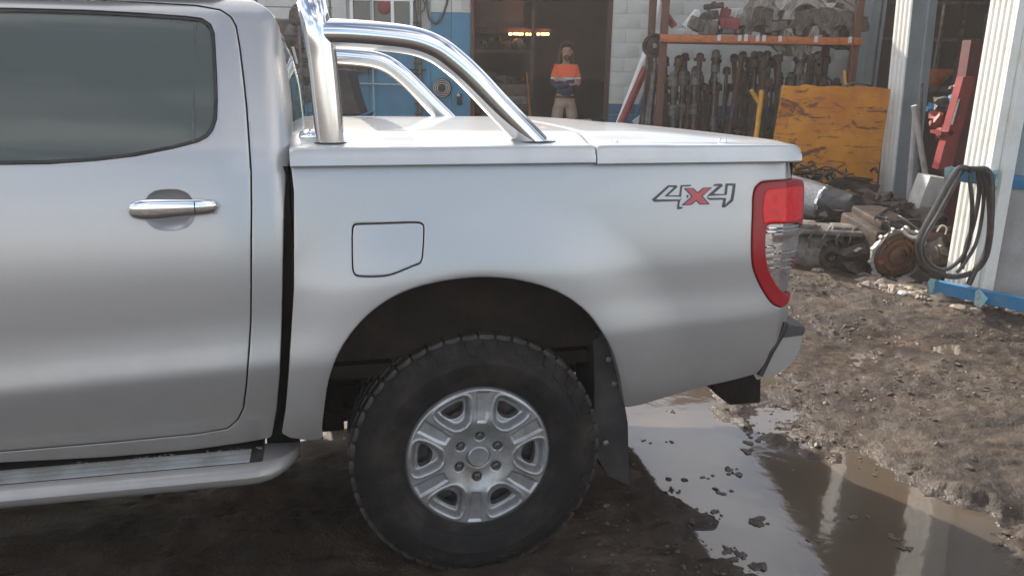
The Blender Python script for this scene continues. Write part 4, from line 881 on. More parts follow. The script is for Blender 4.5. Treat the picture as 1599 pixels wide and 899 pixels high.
# warm work lights deep in the workshop
M['lamp'] = mat('warm_lamp', (.9, .5, .2), .4, emis=(1., .42, .14), estr=6.)
lights_px = [(797, 53.5, 5), (806, 53.2, 9), (815, 53.6, 4), (823, 53.8, 4), (829, 54, 4), (840.5, 53.8, 4), (851, 53.6, 12), (812, 54, 2)]
for i, (px, py, w) in enumerate(lights_px):
    p = gy(px, py, 14.0); hw = w/1290*14/2; mb = MB(); mb.box(-hw, hw, -.03, .03, -.018, .018, bev=.006); o = mb.obj('work_light', 'lamp'); o.location = p
    tag(o, 'small warm orange work light glowing in a row deep inside the dark doorway', 'work light', 'row of work lights in the workshop')
# shelving and cabinets inside
sh = thing('inside_shelf', 'rusty brown shelf with clutter inside the doorway on the left', 'shelf', (gy(790, 80, 14).x, 14.0, 0))
zs_ = gy(790, 78, 14).z
for z in (zs_, zs_-.55, zs_-1.05): 
    mb = MB(); mb.box(-.75, .45, -.25, .25, z-.05, z); mb.obj('shelf_board', 'brown' if z > 1 else 'rust', sh, smooth=False)
for x in (-.72, .43):
    mb = MB(); mb.box(x-.03, x+.03, -.25, -.19, 0, 2.3); mb.obj('upright', 'dsteel', sh, smooth=False)
for k in range(9):
    p = (gy(748+k*9, 0, 14).x, 13.95, zs_+(0 if k % 2 else -.55)); s = rng.uniform(.07, .12); mb = MB(); lump(mb, 0, 0, s*.8, s, ICO2, 1.0, .35); o = mb.obj('stored_part', ['dsteel', 'castd', 'rust'][k % 3]); o.location = p
    tag(o, ['black', 'grey', 'rusty'][k % 3]+' greasy machine part on the '+['lower', 'upper'][k % 2]+' rusty shelf inside the doorway', 'machine part', 'parts on the inside shelf')
cb = thing('tool_cabinet', 'dark tool cabinet with thin drawers under the inside shelf', 'cabinet', (gy(790, 150, 13.6).x, 13.6, .05))
mb = MB(); mb.box(-.42, .42, 0, .5, 0, 1.12, bev=.01); mb.obj('case', 'dsteel', cb)
for k in range(7): mb = MB(); mb.box(-.39, .39, -.02, .0, .08+k*.145, .20+k*.145, bev=.006); mb.obj('drawer', 'gsteel' if k in (5, 3) else 'dsteel', cb)
pole = MB(); pole.tube([(0, 0, .05), (-.12, 0, 1.35)], .018, 8); o = pole.obj('wooden_handle', 'orange'); o.location = (gy(829, 150, 13.5).x+.05, 13.5, 0); tag(o, 'thin wooden handle leaning beside the tool cabinet inside the doorway', 'handle')
sk = MB(); lump(sk, 0, 0, .14, .2, ICO2, .8, .3); o = sk.obj('grey_sack', 'wsheet'); o.location = (gy(907, 190, 12.5).x, 12.5, .42); tag(o, 'crumpled pale sack on a crate right of the standing man', 'sack')
mb = MB(); mb.box(-.3, .3, -.25, .25, 0, .40, bev=.01); o = mb.obj('crate', 'dsteel'); o.location = (gy(907, 190, 12.6).x+.05, 12.6, .05); tag(o, 'dark crate under the pale sack in the doorway', 'crate')

# leaning white downpipe and red pole
mb = MB(); mb.tube([gy(1034, -30, 11.9), gy(1030, 0, 11.9), gy(1006, 90, 11.7), gy(966, 194, 11.3), gy(955, 225, 11.2)], .045, 12); tag(mb.obj('white_pipe', 'white_post'), 'long white plastic pipe leaning against the block wall', 'pipe')
mb = MB(); mb.tube([gy(1008, 106, 11.2), gy(968, 196, 11.0), gy(950, 236, 10.9)], .05, 10); tag(mb.obj('red_pole', 'redd'), 'dull red steel pole leaning in front of the white pipe', 'pole')
mb = MB(); mb.tube([gy(1022, 96, 11.25), gy(1006, 145, 11.2), gy(992, 185, 11.1), gy(985, 215, 11.1)], .018, 8); tag(mb.obj('blue_pipe', 'railblue'), 'thin blue pipe standing between the red pole and the rack', 'pipe')
mb = MB(); a = gy(997, 188, 10.9); mb.box(-.07, .07, -.03, .03, -.04, .04, mtx=tr4(*a) @ Matrix.Rotation(rad(-40), 4, 'Y')); tag(mb.obj('white_tag', 'label', smooth=False), 'small white tag fixed near the foot of the blue pipe', 'tag')
pl = thing('pulley_wheel', 'dark round pulley wheel hung on the left rack upright', 'pulley', gy(1022, 72, 10.5)); 
mb = MB(); mb.lathe([(.0, .03), (-.03, .04), (-.02, .10), (-.05, .115), (-.05, .145), (.05, .145), (.05, .1)], 24); mb.obj('wheel_rim', 'dsteel', pl); mb = MB(); mb.lathe([(-.06, 0), (-.055, .028), (.0, .03)], 12); mb.obj('hub', 'cast', pl)
for k in range(11):
    p0 = gy(1026-rng.uniform(0, 14), 86+rng.uniform(0, 30), 10.6+rng.uniform(-.15, .15)); p1 = Vector((p0.x+rng.uniform(-.18, .06), p0.y-rng.uniform(0, .2), .02)); mid = (p0+p1)/2+Vector((rng.normal()*.05, 0, 0))
    mb = MB(); mb.tube(catmull([p0, mid, p1], 4), rng.uniform(.012, .026), 7); tag(mb.obj('thin_rod', ['rust', 'gsteel', 'dsteel'][k % 3]), ['rusty', 'grey', 'black'][k % 3]+[' straight', ' bowed'][k % 2]+' thin rod in the bundle leaning on the left rack upright', 'rod', 'bundle of rods at the left rack upright')

# ------------------------------------------------------------------ pallet rack with castings and drive shafts
RY0 = 10.2; RX0, RX1 = gy(1037, 60, RY0).x, gy(1338, 62, RY0).x; RZ = gy(1190, 57, RY0).z
rk = thing('pallet_rack', 'orange beamed pallet rack loaded with castings above and shafts below', 'rack', (0, RY0, 0))
for x in (RX0, RX1):
    for y in (0., .95):
        mb = MB(); mb.box(x-.045, x+.045, y, y+.07, 0, 2.75, bev=.006)
        up = mb.obj('upright', 'upr', rk)
    for k in range(6): mb = MB(); mb.tube([(x, .05, .2+k*.5), (x, 1.0, .45+k*.5)], .014, 6); mb.obj('brace', 'upr', rk)
for z in (RZ,):
    for y in (-.05, .97):
        mb = MB(); mb.box(RX0-.05, RX1+.05, y, y+.05, z-.085, z, bev=.008); mb.obj('beam', 'orange', rk)
for k in range(7):
    x = RX0+(RX1-RX0)*(k+.08)/7; w = (RX1-RX0)/7
    for z in (RZ,): mb = MB(); mb.box(x, x+w-.02, .005, .965, z-.03, z+.004); mb.obj('shelf_board', 'gsteel', rk, smooth=False)
for px in (1121, 1153, 1163, 1181, 1191, 1216, 1272, 1325):
    x = gy(px, 60, RY0).x; mb = MB(); mb.box(x-.02, x+.02, -.062, -.05, RZ-.06, RZ-.0+rng.uniform(0, .02)); mb.obj('beam_clip', 'label', rk, smooth=False)
def casting_mesh(seed, w=.34, h=.24, mm='cast', d=.22):
    rg = np.random.default_rng(seed); mb = MB(); nr = .30*w
    out = [(-w/2, 0)]+[(-nr, 0)]+[(-nr*cos(t), nr*sin(t)) for t in np.linspace(.15, pi-.15, 9)]+[(nr, 0), (w/2, 0), (w*.46, h*.35), (w*.33, h*.55), (w*.28, h), (w*.10, h*1.03), (-w*.1, h*.97), (-w*.26, h), (-w*.36, h*.5), (-w*.48, h*.3)]
    out = [(a*(1+.08*rg.normal()), b_*(1+.06*rg.normal())) for a, b_ in out]
    mb.prism(out, -d/2, d/2)
    for k in range(7):
        x = -w*.24+w*.48*k/6; mb.box(x-.006, x+.006, -d/2-.014, -d/2+.004, h*.42, h*.93)
    for sx in (-1, 1): mb.box(sx*w*.40-.025, sx*w*.40+.025, -d/2-.02, d/2+.02, .0, .03)
    rim = [(-nr*1.12*cos(t), -d/2-.008, nr*1.12*sin(t)) for t in np.linspace(.05, pi-.05, 12)]; mb.tube(rim, .012, 6)
    mb.tube([(q[0], -d/2-.004, q[1]) for q in out[11:]], .009, 5)
    return mb.mesh('casting', mm, ang=30)
SHELF_Y = RY0+.30
def on_shelf(o, px, py, label, cat, group=None, rx=0, ry=0, rz=0, dy=0., sc=1.):
    p = gy(px, py, SHELF_Y+dy); o.location = p; o.rotation_euler = (rad(rx), rad(ry), rad(rz)); o.scale = (sc,)*3; tag(o, label, cat, group)
cms = [casting_mesh(s, mm=m_) for s, m_ in ((1, 'cast'), (2, 'castd'), (3, 'cast'), (4, 'castd'))]
cast = [(1180, 32, 0, 0, 0, 1.15, .15, 'pale finned gearbox casting on top of the pile, left of the small white box'), (1216, 31, 2, 180, 0, 1.0, .2, 'upturned pale casting with a rounded notch right of the small white box'),
        (1180, 56, 1, 0, 10, 1.0, -.05, 'brown stained casting lying on the shelf beneath the pale finned one'), (1254, 30, 0, -4, -12, 1.25, .15, 'largest pale ribbed casting in the middle of the right half of the shelf'),
        (1243, 44, 2, 172, 10, 1.05, -.08, 'pale casting hanging over the shelf edge below the largest one'), (1300, 45, 3, 120, 20, 1.0, 0, 'grey casting tipped on its side near the right end of the shelf'),
        (1276, 52, 3, 20, -10, .95, -.04, 'dirty casting low in the pile right of the overhanging one'), (1318, 54, 1, -30, 0, .9, 0, 'dark casting at the right end of the shelf by the upright'),
        (1196, 42, 1, 60, 15, .8, .3, 'dim casting at the back of the shelf behind the small white box'), (1276, 34, 2, 45, 20, .8, .3, 'pale casting leaning behind the largest ribbed one')]
cast += [(1168, 44, 3, 15, 5, .8, .1, 'brownish casting between the red block and the pale finned casting'), (1227, 44, 0, 185, -8, .85, .05, 'pale upturned casting just right of the small white box'), (1236, 22, 2, 10, 12, .8, .3, 'far pale casting showing above the upturned ones'), (1262, 52, 1, -12, 0, .85, -.1, 'brown casting on the shelf edge left of the tipped casting'),
         (1306, 56, 3, 5, 0, .9, -.1, 'dull casting low on the edge near the right upright'), (1290, 34, 0, 30, 30, .75, .2, 'pale casting below the tub at the right'), (1152, 52, 2, -6, 14, .7, -.05, 'small pale casting next to the low red block'), (1324, 42, 1, 80, 0, .7, .1, 'dark casting standing on end at the right upright')]
for px, py, mi, ry, rz, sc, dy, lab in cast:
    o = link('gearbox_casting', cms[mi]); on_shelf(o, px, py, lab, 'casting', 'castings on the rack shelf', 0, ry, rz, dy, sc*1.22)
def boxy(name, m, w, d, h, bev=.015, feat=True):
    mb = MB(); mb.box(-w/2, w/2, -d/2, d/2, 0, h, bev=bev)
    if feat:
        for k in range(3): mb.box(-w*.35+k*w*.27, -w*.35+k*w*.27+w*.12, -d/2-.012, -d/2+.004, h*.2, h*.85, bev=.003)
        mb.lathe([(0, w*.12), (.02, w*.12), (.02, 0)], 10, 'Z', (0, 0, h))
    return mb.obj(name, m)
items = [(1053, 42, 'red_canister', 'redm', .08, .12, .22, -38, 'red canister tilted against the left rack upright', 'canister'), (1069, 44, 'silver_box', 'label', .09, .12, .24, 38, 'silver box tilted beside the red canister', 'box'),
         (1067, 58, 'grey_carton', 'wsheet', .19, .2, .09, 0, 'low grey carton on the shelf edge near the left end', 'carton'), (1082, 47, 'dark_housing', 'castd', .2, .2, .14, 20, 'dark ribbed housing behind the grey carton', 'housing'),
         (1106, 55, 'grey_housing', 'castd', .22, .2, .16, 0, 'low grey housing left of the red parts', 'housing'), (1108, 32, 'pale_housing', 'gsteel', .16, .2, .1, -15, 'pale metal housing on top of the low grey housing', 'housing'),
         (1127, 40, 'red_housing', 'redm', .11, .15, .2, 12, 'upright red housing next to the low red block', 'housing'), (1140, 47, 'red_block', 'redm', .22, .22, .13, 0, 'low red block stacked under the upright red housing', 'block'),
         (1139, 54, 'grey_slab', 'gsteel', .24, .22, .06, 0, 'grey slab under the red block', 'slab'), (1151, 29, 'grey_tub', 'wsheet', .2, .18, .11, 0, 'grey tub on top behind the red block', 'tub'),
         (1158, 38, 'dark_plate', 'dsteel', .2, .2, .05, 0, 'dark flat plate right of the red block', 'plate'), (1198, 37, 'white_box', 'label', .065, .07, .06, 0, 'small bright white box in the middle of the castings', 'box'),
         (1212, 49, 'grey_cylinder_block', 'castd', .26, .2, .10, -12, 'long dull cylinder block lying right of the brown casting', 'engine part'), (1298, 22, 'pale_tub', 'wsheet', .17, .15, .07, 8, 'pale tub on top of the pile at the right', 'tub'),
         (1314, 33, 'black_bracket', 'dsteel', .2, .15, .09, 10, 'black bracket right of the pale tub', 'bracket'), (1115, 14, 'dark_bracket', 'dsteel', .24, .15, .06, -8, 'dark bracket on top above the red housing', 'bracket')]
for px, py, nm, mm, w, d, h, ry, lab, cat in items:
    o = boxy(nm, mm, w, d, h); on_shelf(o, px, py, lab, cat, None, 0, ry, rng.uniform(-20, 20), -.1 if py > 40 else .15)
# drive shafts and struts standing under the beam
def shaft_mesh(L, m, k):
    rg = np.random.default_rng(k); mb = MB(); r = rg.uniform(.020, .034)
    prof = [(0, 0), (0, .03), (.05, .035), (.05, r)]
    z = .05
    while z < L-.3:
        dz_ = rg.uniform(.15, .4); prof += [(z+dz_, r)]; z += dz_
        if rg.random() < .5: j = rg.uniform(.045, .065); prof += [(z+.01, j), (z+.07, j*.9), (z+.10, j), (z+.14, r*.8)]; z += .14; r = rg.uniform(.018, .034)
    prof += [(L-.1, r), (L-.09, .05), (L-.02, .045), (L, .02), (L, 0)]
    mb.lathe(prof, 10, 'Z'); 
    if k % 3 == 0: mb.box(-.07, .07, -.012, .012, L-.1, L-.06); mb.box(-.05, .05, -.02, .02, L*.5, L*.5+.03)
    return mb.mesh('drive_shaft', m, ang=40)
shm = [shaft_mesh(L, m_, k) for k, (L, m_) in enumerate(((1.66, 'rust'), (1.5, 'dsteel'), (1.7, 'gsteel'), (1.4, 'rust'), (1.6, 'dsteel'), (1.45, 'gsteel'), (1.68, 'dsteel'), (1.3, 'rust')))]
NS = 74
for i in range(NS):
    x = RX0+.08+(RX1-RX0-.16)*((i*.618) % 1); y = RY0+[.12, .5, .3, .75][i % 4]+rng.uniform(-.05, .05)
    o = link('drive_shaft', shm[int(rng.integers(0, 8))], None, (x, y, 0.02)); o.rotation_euler = (rad(rng.uniform(-7, 2)), rad(rng.normal()*5), rng.uniform(0, 6))
    kk_ = shm.index(o.data); tag(o, ['rust brown', 'black greasy', 'grey steel', 'short rust brown', 'black oily', 'dull grey', 'tall black', 'shortest rusty'][kk_]+' drive shaft '+['at the back', 'in front'][y < RY0+.4]+' under the '+['left quarter', 'middle left', 'middle right', 'right quarter'][min(3, int(4*(x-RX0)/(RX1-RX0)))]+' of the orange beam', 'drive shaft', 'drive shafts standing under the rack')
# low clutter under the rack
for i in range(14):
    o = MB(); lump(o, 0, 0, .1, rng.uniform(.10, .17), ICO2, .9, .45); o = o.obj('scrap_lump', ['dsteel', 'rust', 'castd'][i % 3]); o.location = (RX0+.15+(RX1-RX0-.3)*i/14, RY0+.05+rng.uniform(0, .3), rng.uniform(0, .3))
    tag(o, ['black oily', 'rusty', 'grey'][i % 3]+' lump of scrap at the feet of the drive shafts, '+['left end', 'left of middle', 'right of middle', 'right end'][i*4//14], 'scrap part', 'scrap heap under the rack')
# yellow pipe stand
yp = thing('yellow_pipe_stand', 'yellow pipe stand with a short forked arm left of the scarred yellow panel', 'stand', (gy(1181, 200, 9.0).x, 9.0, 0))
zt_y = gy(1184, 141, 9.0).z; mb = MB(); mb.tube([(-.01, 0, 0), (.02, 0, zt_y)], .026, 12); mb.obj('upright_pipe', 'ylw', yp)
mb = MB(); mb.tube([(.008, 0, zt_y-.14), (-.10, -.02, zt_y-.0)], .022, 10); mb.obj('arm', 'ylw', yp)
# ------------------------------------------------------------------ scarred yellow panel
YP = 9.2
A_, B_, C__, D_ = gy(1224, 134, YP), gy(1391, 139, YP), gy(1366, 305, YP-.05), gy(1196, 300, YP-.05)
mb = MB(); vs = [A_, B_, C__, D_]; vs = [Vector(v) for v in vs]; nrm = Vector((0, .06, 0)); pts = []
P4 = [A_, B_, C__, D_]; N_ = 14; fr = []
for j in range(N_+1):
    for i in range(N_+1):
        u, v = i/N_, j/N_; p = (A_*(1-u)+B_*u)*(1-v)+(D_*(1-u)+C__*u)*v; e = .012*sin(u*5+1)*sin(v*4)+.006*rng.normal()*(0 < i < N_)
        fr.append((p.x, p.y+e, p.z+(.012*rng.normal() if j in (0, N_) else 0)))
k = N_+1; bk = [(x, y+.05, z) for x, y, z in fr]; fs = [(j*k+i, j*k+i+1, (j+1)*k+i+1, (j+1)*k+i) for j in range(N_) for i in range(N_)]; fs += [tuple(q+k*k for q in f) for f in fs]
bd = [i for i in range(k)]+[j*k+N_ for j in range(1, k)]+[N_*k+i for i in range(N_-1, -1, -1)]+[j*k for j in range(N_-1, 0, -1)]
fs += [(bd[i], bd[(i+1) % len(bd)], bd[(i+1) % len(bd)]+k*k, bd[i]+k*k) for i in range(len(bd))]
yb_ = thing('yellow_steel_panel', 'large scratched yellow steel panel with rusty scars standing before the rack', 'panel', (0, 0, 0)); mb.add(fr+bk, fs); mb.obj('plate', 'ypanel', yb_)
mb = MB(); mb.box(C__.x-.95, C__.x-.8, YP+.05, YP+.35, 0, C__.z+.35); mb.box(C__.x-.25, C__.x-.1, YP+.05, YP+.35, 0, C__.z+.35); mb.obj('support', 'rust', yb_, smooth=False)
mb = MB(); mb.tube(catmull([gy(a, b__, YP+.02) for a, b__ in ((1318, 139), (1328, 131), (1342, 130), (1356, 133), (1368, 141))], 5), .012, 8); tag(mb.obj('bent_rod', 'gsteel'), 'bent grey rod lying along the top edge of the yellow panel', 'rod')
mb = MB(); mb.tube([gy(1319, 110, YP+.06), gy(1320, 130, YP+.06)], .016, 8); mb.tube([gy(1320, 130, YP+.06), gy(1329, 138, YP+.06)], .012, 8); tag(mb.obj('yellow_hook', 'ylw'), 'short yellow hook standing behind the top of the yellow panel', 'hook')
mb = MB(); mb.tube([gy(1332, 60, RY0-.1), gy(1331, 100, RY0-.1), gy(1326, 128, RY0-.1)], .008, 6); tag(mb.obj('pink_cord', 'redd'), 'thin pinkish cord hanging down beside the right rack upright', 'cord')

# ------------------------------------------------------------------ open shed on the right: posts, dark bay, machines
def ribpost(name, label, px0, px1, pyt, depth, nrm_az, wid, ribs, m, sidew):
    # a ribbed upright column; local x along its face, y out of it
    return None
shed = thing('open_shed', 'open fronted steel shed on the right with a dark interior and ribbed white posts', 'shed', (0, 0, 0))
P2 = gy(1396, 130, 9.45); P1 = gy(1513, 250, 5.95)
def post(p_px_top, p_px_bot, depth, width, az, nrib, name, label, m='white_post', sw=.20, sm='sheetgrey'):
    tp0, bt = gy(*p_px_top, depth), gy(*p_px_bot, depth); dx = (tp0.x-bt.x)/(tp0.z-bt.z)
    # local frame: u along face (to the right), n outward
    u = Vector((cos(az), sin(az), 0)); n_ = Vector((sin(az), -cos(az), 0)); base = Vector((bt.x-dx*bt.z, depth, 0)); root = thing(name, label, 'post', base)
    def at(a, o, z): return u*a+n_*o+Vector((dx*z, 0, z))
    def slab(nm, mm, a0, a1, o0, o1, z0=0, z1=4.3):
        mb = MB(); mb.add([at(a, o, z) for a in (a0, a1) for o in (o0, o1) for z in (z0, z1)], [(0, 1, 3, 2), (4, 6, 7, 5), (0, 4, 5, 1), (2, 3, 7, 6), (0, 2, 6, 4), (1, 5, 7, 3)]); return mb.obj(nm, mm, root, smooth=False)
    slab('core', m, 0, width, -.10, 0)
    for k in range(nrib):
        a = width*(k+.5)/nrib; w = width/nrib*.36; mb = MB()
        mb.add([at(a+da, o, z) for z in (0, 4.3) for da, o in ((-w, .001), (-w*.7, .016), (w*.7, .016), (w, .001))], [(0, 1, 5, 4), (1, 2, 6, 5), (2, 3, 7, 6), (0, 3, 2, 1), (4, 5, 6, 7)]); mb.obj('rib', m, root, smooth=False)
    slab('flange', sm, width+.002, width+.014, -sw, .02)
    slab('web', sm, width+.014, width+.05, -sw-.10, -sw-.002)
    return root, base
pr2, b2 = post((1400, 0), (1372, 290), 9.45, .26, rad(-74), 4, 'ribbed_post', 'farther ribbed white post right of the yellow panel, grey on its right side', sw=.16)
# nearer post, wide ribbed face
pr1, b1 = post((1548, 0), (1482, 400), 5.85, .235, rad(-74), 5, 'ribbed_post', 'nearer wide ribbed white post behind the hanging hoses', sw=.05, sm='white_post')
# small stencil mark on the near post's left rib: digits read as marks only
# right hand wall: cladding above, concrete below, blue rail at mid height
wr0, wr1 = Vector((gy(1556, 250, 5.7).x, 5.72, 0)), Vector((4.9, 4.35, 0)); d_ = (wr1-wr0); L_ = d_.length; az_ = math.atan2(d_.y, d_.x)
rw = thing('side_wall', 'grey concrete lower wall with blue grey steel cladding above on the right edge', 'wall', wr0, az_)
zr = gy(1570, 283, 5.7).z
mb = MB(); mb.box(0, L_, 0, .12, 0, zr-.04); mb.obj('concrete_panel', 'concrete', rw, smooth=False)
for k in range(6):
    mb = MB(); w = L_/6; mb.box(k*w+.004, (k+1)*w-.004, .03, .06, zr+.05, 4.3); mb.box(k*w+w*.5-.012, k*w+w*.5+.012, .022, .031, zr+.05, 4.3); mb.obj('cladding_sheet', 'sheetgrey', rw, smooth=False)
mb = MB(); mb.box(-.02, L_, -.02, .10, zr-.038, zr+.048, bev=.004); mb.obj('rail', 'railblue', rw)
# shed shell
def spart(name, m, boxes):
    mb = MB()
    for b_ in boxes: mb.box(*b_)
    return mb.obj(name, m, shed, smooth=False)
spart('roof', 'dark', [(3.9, 12, 3.8, FY-.3, 4.3, 4.4)])
spart('back_wall', 'dark', [(5.1, 12.2, FY-.1, FY-.0, 0, 4.3)]); spart('side_wall', 'dark', [(12, 12.2, 4, FY-.1, 0, 4.3)]); spart('end_wall', 'sheetgrey', [(5.0, 12.2, 4.2, 4.3, 0, 4.3)])
spart('floor', 'dark', [(b2.x+.45, 12, 6.6, FY-.1, .0, .035)])
# window frame bars at the back of the shed
wf = spart('window_frame', 'gsteel', [(gy(a, 60, 12.15).x-.025, gy(a, 60, 12.15).x+.025, 12.14, 12.18, 1.2, 3.2) for a in (1452, 1468, 1500, 1536)])
spart('window_rail', 'gsteel', [(gy(1360, 60, 12.1).x, gy(1545, 60, 12.1).x, 12.09, 12.13, gy(1450, y_, 12.1).z-.02, gy(1450, y_, 12.1).z+.02) for y_ in (62, 4)])
mb = MB(); x0 = gy(1343, 60, 11.2).x; mb.box(x0, x0+.22, 11.2, 11.4, 0, 3.5); mb.box(x0+.09, x0+.13, 11.18, 11.2, 0, 3.5); mb.box(x0+.25, x0+.29, 11.2, 11.3, 0, 3.5); tag(mb.obj('grey_column', 'sheetgrey', smooth=False), 'dull grey steel column just right of the pallet rack', 'column')
# machines inside
hp_ = thing('orange_hopper', 'orange steel hopper on a pale bench inside the shed', 'hopper', (gy(1455, 130, 9.9).x, 9.9, 0)); zz_ = gy(1455, 108, 9.9).z; zb_ = gy(1455, 133, 9.9).z
mb = MB(); mb.lathe([(zb_-.02, .0), (zb_-.02, .07), (zb_+.06, .15), (zz_-.05, .20), (zz_, .215), (zz_, .19)], 20, 'Z'); mb.obj('bowl', 'orange', hp_); mb = MB(); mb.tube([(0, 0, zz_), (.02, 0, zz_+.7)], .02, 8); mb.obj('stem', 'gsteel', hp_)
bn = thing('work_bench', 'pale topped steel bench under the orange hopper', 'bench', (gy(1465, 140, 10).x, 10.0, 0)); mb = MB(); mb.box(-.35, .45, -.3, .3, zb_-.07, zb_-.02); mb.obj('bench_top', 'gsteel', bn, smooth=False)
for x in (-.3, .4):
    for y in (-.25, .25): mb = MB(); mb.box(x-.02, x+.02, y-.02, y+.02, 0, zb_-.07); mb.obj('leg', 'dsteel', bn, smooth=False)
rm = thing('red_press', 'tall red workshop press standing between the two ribbed posts', 'press', (gy(1500, 180, 7.6).x, 7.6, 0))
X = lambda p, y=7.6: gy(p, 150, y).x-rm.location.x
Zf = lambda p, y=7.6: gy(1500, p, y).z
mb = MB(); mb.box(X(1512), X(1532), .1, .25, 0, Zf(62)); mb.obj('column', 'redd2', rm, smooth=False)
mb = MB(); mb.add([(X(1500), 0, Zf(120)), (X(1519), 0, Zf(120)), (X(1508)-.02, 0, Zf(265)), (X(1486)-.02, 0, Zf(265)), (X(1500), .12, Zf(120)), (X(1519), .12, Zf(120)), (X(1508)-.02, .12, Zf(265)), (X(1486)-.02, .12, Zf(265))], [(0, 1, 2, 3), (4, 5, 6, 7), (0, 1, 5, 4), (1, 2, 6, 5), (2, 3, 7, 6), (3, 0, 4, 7)]); mb.obj('guard', 'redm', rm, smooth=False)
mb = MB(); mb.tube([(X(1497), -.02, Zf(155)), (X(1492), -.02, Zf(195))], .012, 8); mb.obj('lever', 'chrome2', rm)
mb = MB(); mb.box(X(1478), X(1498), .0, .2, Zf(211), Zf(206)); mb.obj('side_shelf', 'redm', rm, smooth=False); mb = MB(); mb.box(X(1484), X(1535), -.05, .35, 0, .12); mb.obj('base_plate', 'redm', rm, smooth=False)
cl = [(1468, 160, 8.2, .06), (1476, 172, 8.2, .07), (1488, 155, 8.4, .05), (1462, 185, 8.0, .06), (1482, 190, 8.0, .05), (1490, 140, 8.6, .05), (1455, 170, 8.8, .05), (1474, 205, 7.9, .06)]
for i, (px, py, y_, s) in enumerate(cl):
    o = MB(); lump(o, 0, 0, 0, s, ICO2, 1.1, .45); o.tube([(0, 0, 0), (s*.5, 0, -s*3.2)], .006, 6); o = o.obj('hanging_tool', ['gsteel', 'dsteel', 'railblue', 'redd'][i % 4]); o.location = gy(px, py, y_)
    tag(o, ['grey', 'black', 'blue', 'red'][i % 4]+' tool hanging '+['higher', 'lower'][py > 171]+' in the clutter left of the red press', 'tool', 'tools hanging beside the red press')
for px0, py0, px1, py1, y_, lab in ((1427, 165, 1448, 290, 8.3, 'pale timber prop leaning behind the farther post'), (1440, 130, 1437, 205, 8.9, 'thin grey rod leaning against the bench'), (1430, 175, 1420, 300, 8.4, 'grey steel bar standing beside the timber prop')):
    p, q = gy(px0, py0, y_), gy(px1, py1, y_); mb = MB(); mb.tube([p, q+(q-p)*((q.z)/(p.z-q.z)) if p.z > q.z else q], .03 if 'timber' in lab else .014, 8); tag(mb.obj('leaning_bar', 'wsheet' if 'timber' in lab else 'gsteel'), lab, 'bar')
mb = MB(); q = gy(1443, 318, 7.6); mb.prism([(-.11, -.12), (.10, -.12), (.13, .25), (-.04, .27), (-.09, .05)], -.12, .12); mb.box(-.18, .1, -.1, .1, -.30, -.12); o = mb.obj('white_drum', 'wsheet', smooth=False); o.location = (q.x, 7.6, q.z); tag(o, 'cut down white plastic drum among the scrap behind the hoses', 'drum')

# ------------------------------------------------------------------ scrap heap in front of the shed
def ring_lugs(mb, R, r0, y, n, a0, a1, rg):
    for k in range(n):
        a = a0+(a1-a0)*k/(n-1); mb.lathe([(y, .006), (y-.02, .006), (y-.02, .017), (y+.01, .017)], 8, 'Y', (R*cos(a), 0, R*sin(a)))
ec = gy(1401, 398, 6.15); eng = thing('engine_with_clutch', 'old engine lying with its scalloped bell flange and rusty brown clutch facing the yard', 'engine', ec); eng.rotation_euler = (rad(6), 0, rad(8))
mb = MB(); RR = .212; prof = []
bn_ = 72; vs = []
for y_, k_ in ((.0, 1.), (-.018, 1.), (-.018, .90), (.06, .86), (.06, .5)):
    for i in range(bn_): t = 2*pi*i/bn_; sc = 1+.045*max(0, cos(t*13))**3*(k_ > .95)+.02*sin(2*t+1)+.02*(abs(sin(t)) < .3); vs.append((RR*k_*sc*cos(t), y_, RR*k_*sc*sin(t)))
mb.add(vs, [(a*bn_+i, a*bn_+(i+1) % bn_, (a+1)*bn_+(i+1) % bn_, (a+1)*bn_+i) for a in range(4) for i in range(bn_)]); mb.obj('bell_flange', 'cast', eng, ang=25)
for k in range(13):
    a = 2*pi*k/13; mb = MB(); mb.lathe([(.0, .007), (-.024, .007), (-.024, .016), (.01, .018)], 10, 'Y', (RR*1.02*cos(a), 0, RR*1.02*sin(a))); mb.obj('bolt_lug', 'cast', eng)
mb = MB(); mb.lathe([(.02, .185), (.0, .18), (-.008, .165), (-.02, .16), (-.024, .145), (-.012, .138), (-.026, .128), (-.028, .105), (-.016, .10), (-.016, .082), (-.03, .078), (-.034, .058), (-.02, .054), (-.024, .03), (-.03, .014), (-.03, .0)], 56); mb.obj('clutch_cover', 'clutch', eng)
for k in range(6):
    a = 2*pi*(k+.3)/6; mb = MB(); mb.box(-.02, .02, -.03, .0, -.012, .012, mtx=Matrix.Translation((.155*cos(a), -.012, .155*sin(a))) @ Matrix.Rotation(-a, 4, 'Y'), bev=.003); mb.obj('pressure_tab', 'redd' if k == 3 else 'clutch', eng)
mb = MB(); mb.box(-.17, .17, .05, .60, -.19, .17, bev=.03); mb.box(-.12, .14, .1, .55, .15, .24, bev=.03)
for k in range(5): mb.lathe([(.16, .02), (.25, .022), (.26, .0)], 8, 'Z', (-.1+.05*k, .2+.05*k, 0))
mb.obj('engine_block', 'dsteel', eng, ang=30)
mb = MB()
for k in range(5): mb.tube(catmull([(rng.uniform(-.2, .2), rng.uniform(.0, .3), .19), (rng.uniform(-.2, .25), rng.uniform(-.05, .2), .26), (rng.uniform(-.1, .3), rng.uniform(-.05, .3), .20)], 5), .007, 6)
mb.obj('wiring', 'cable', eng)['kind'] = 'stuff'
gc = gy(1290, 392, 6.5); gb = thing('gearbox', 'grimy aluminium gearbox lying on its side between the tail lamp and the clutch engine', 'gearbox', gc); gb.rotation_euler = (0, 0, rad(-12))
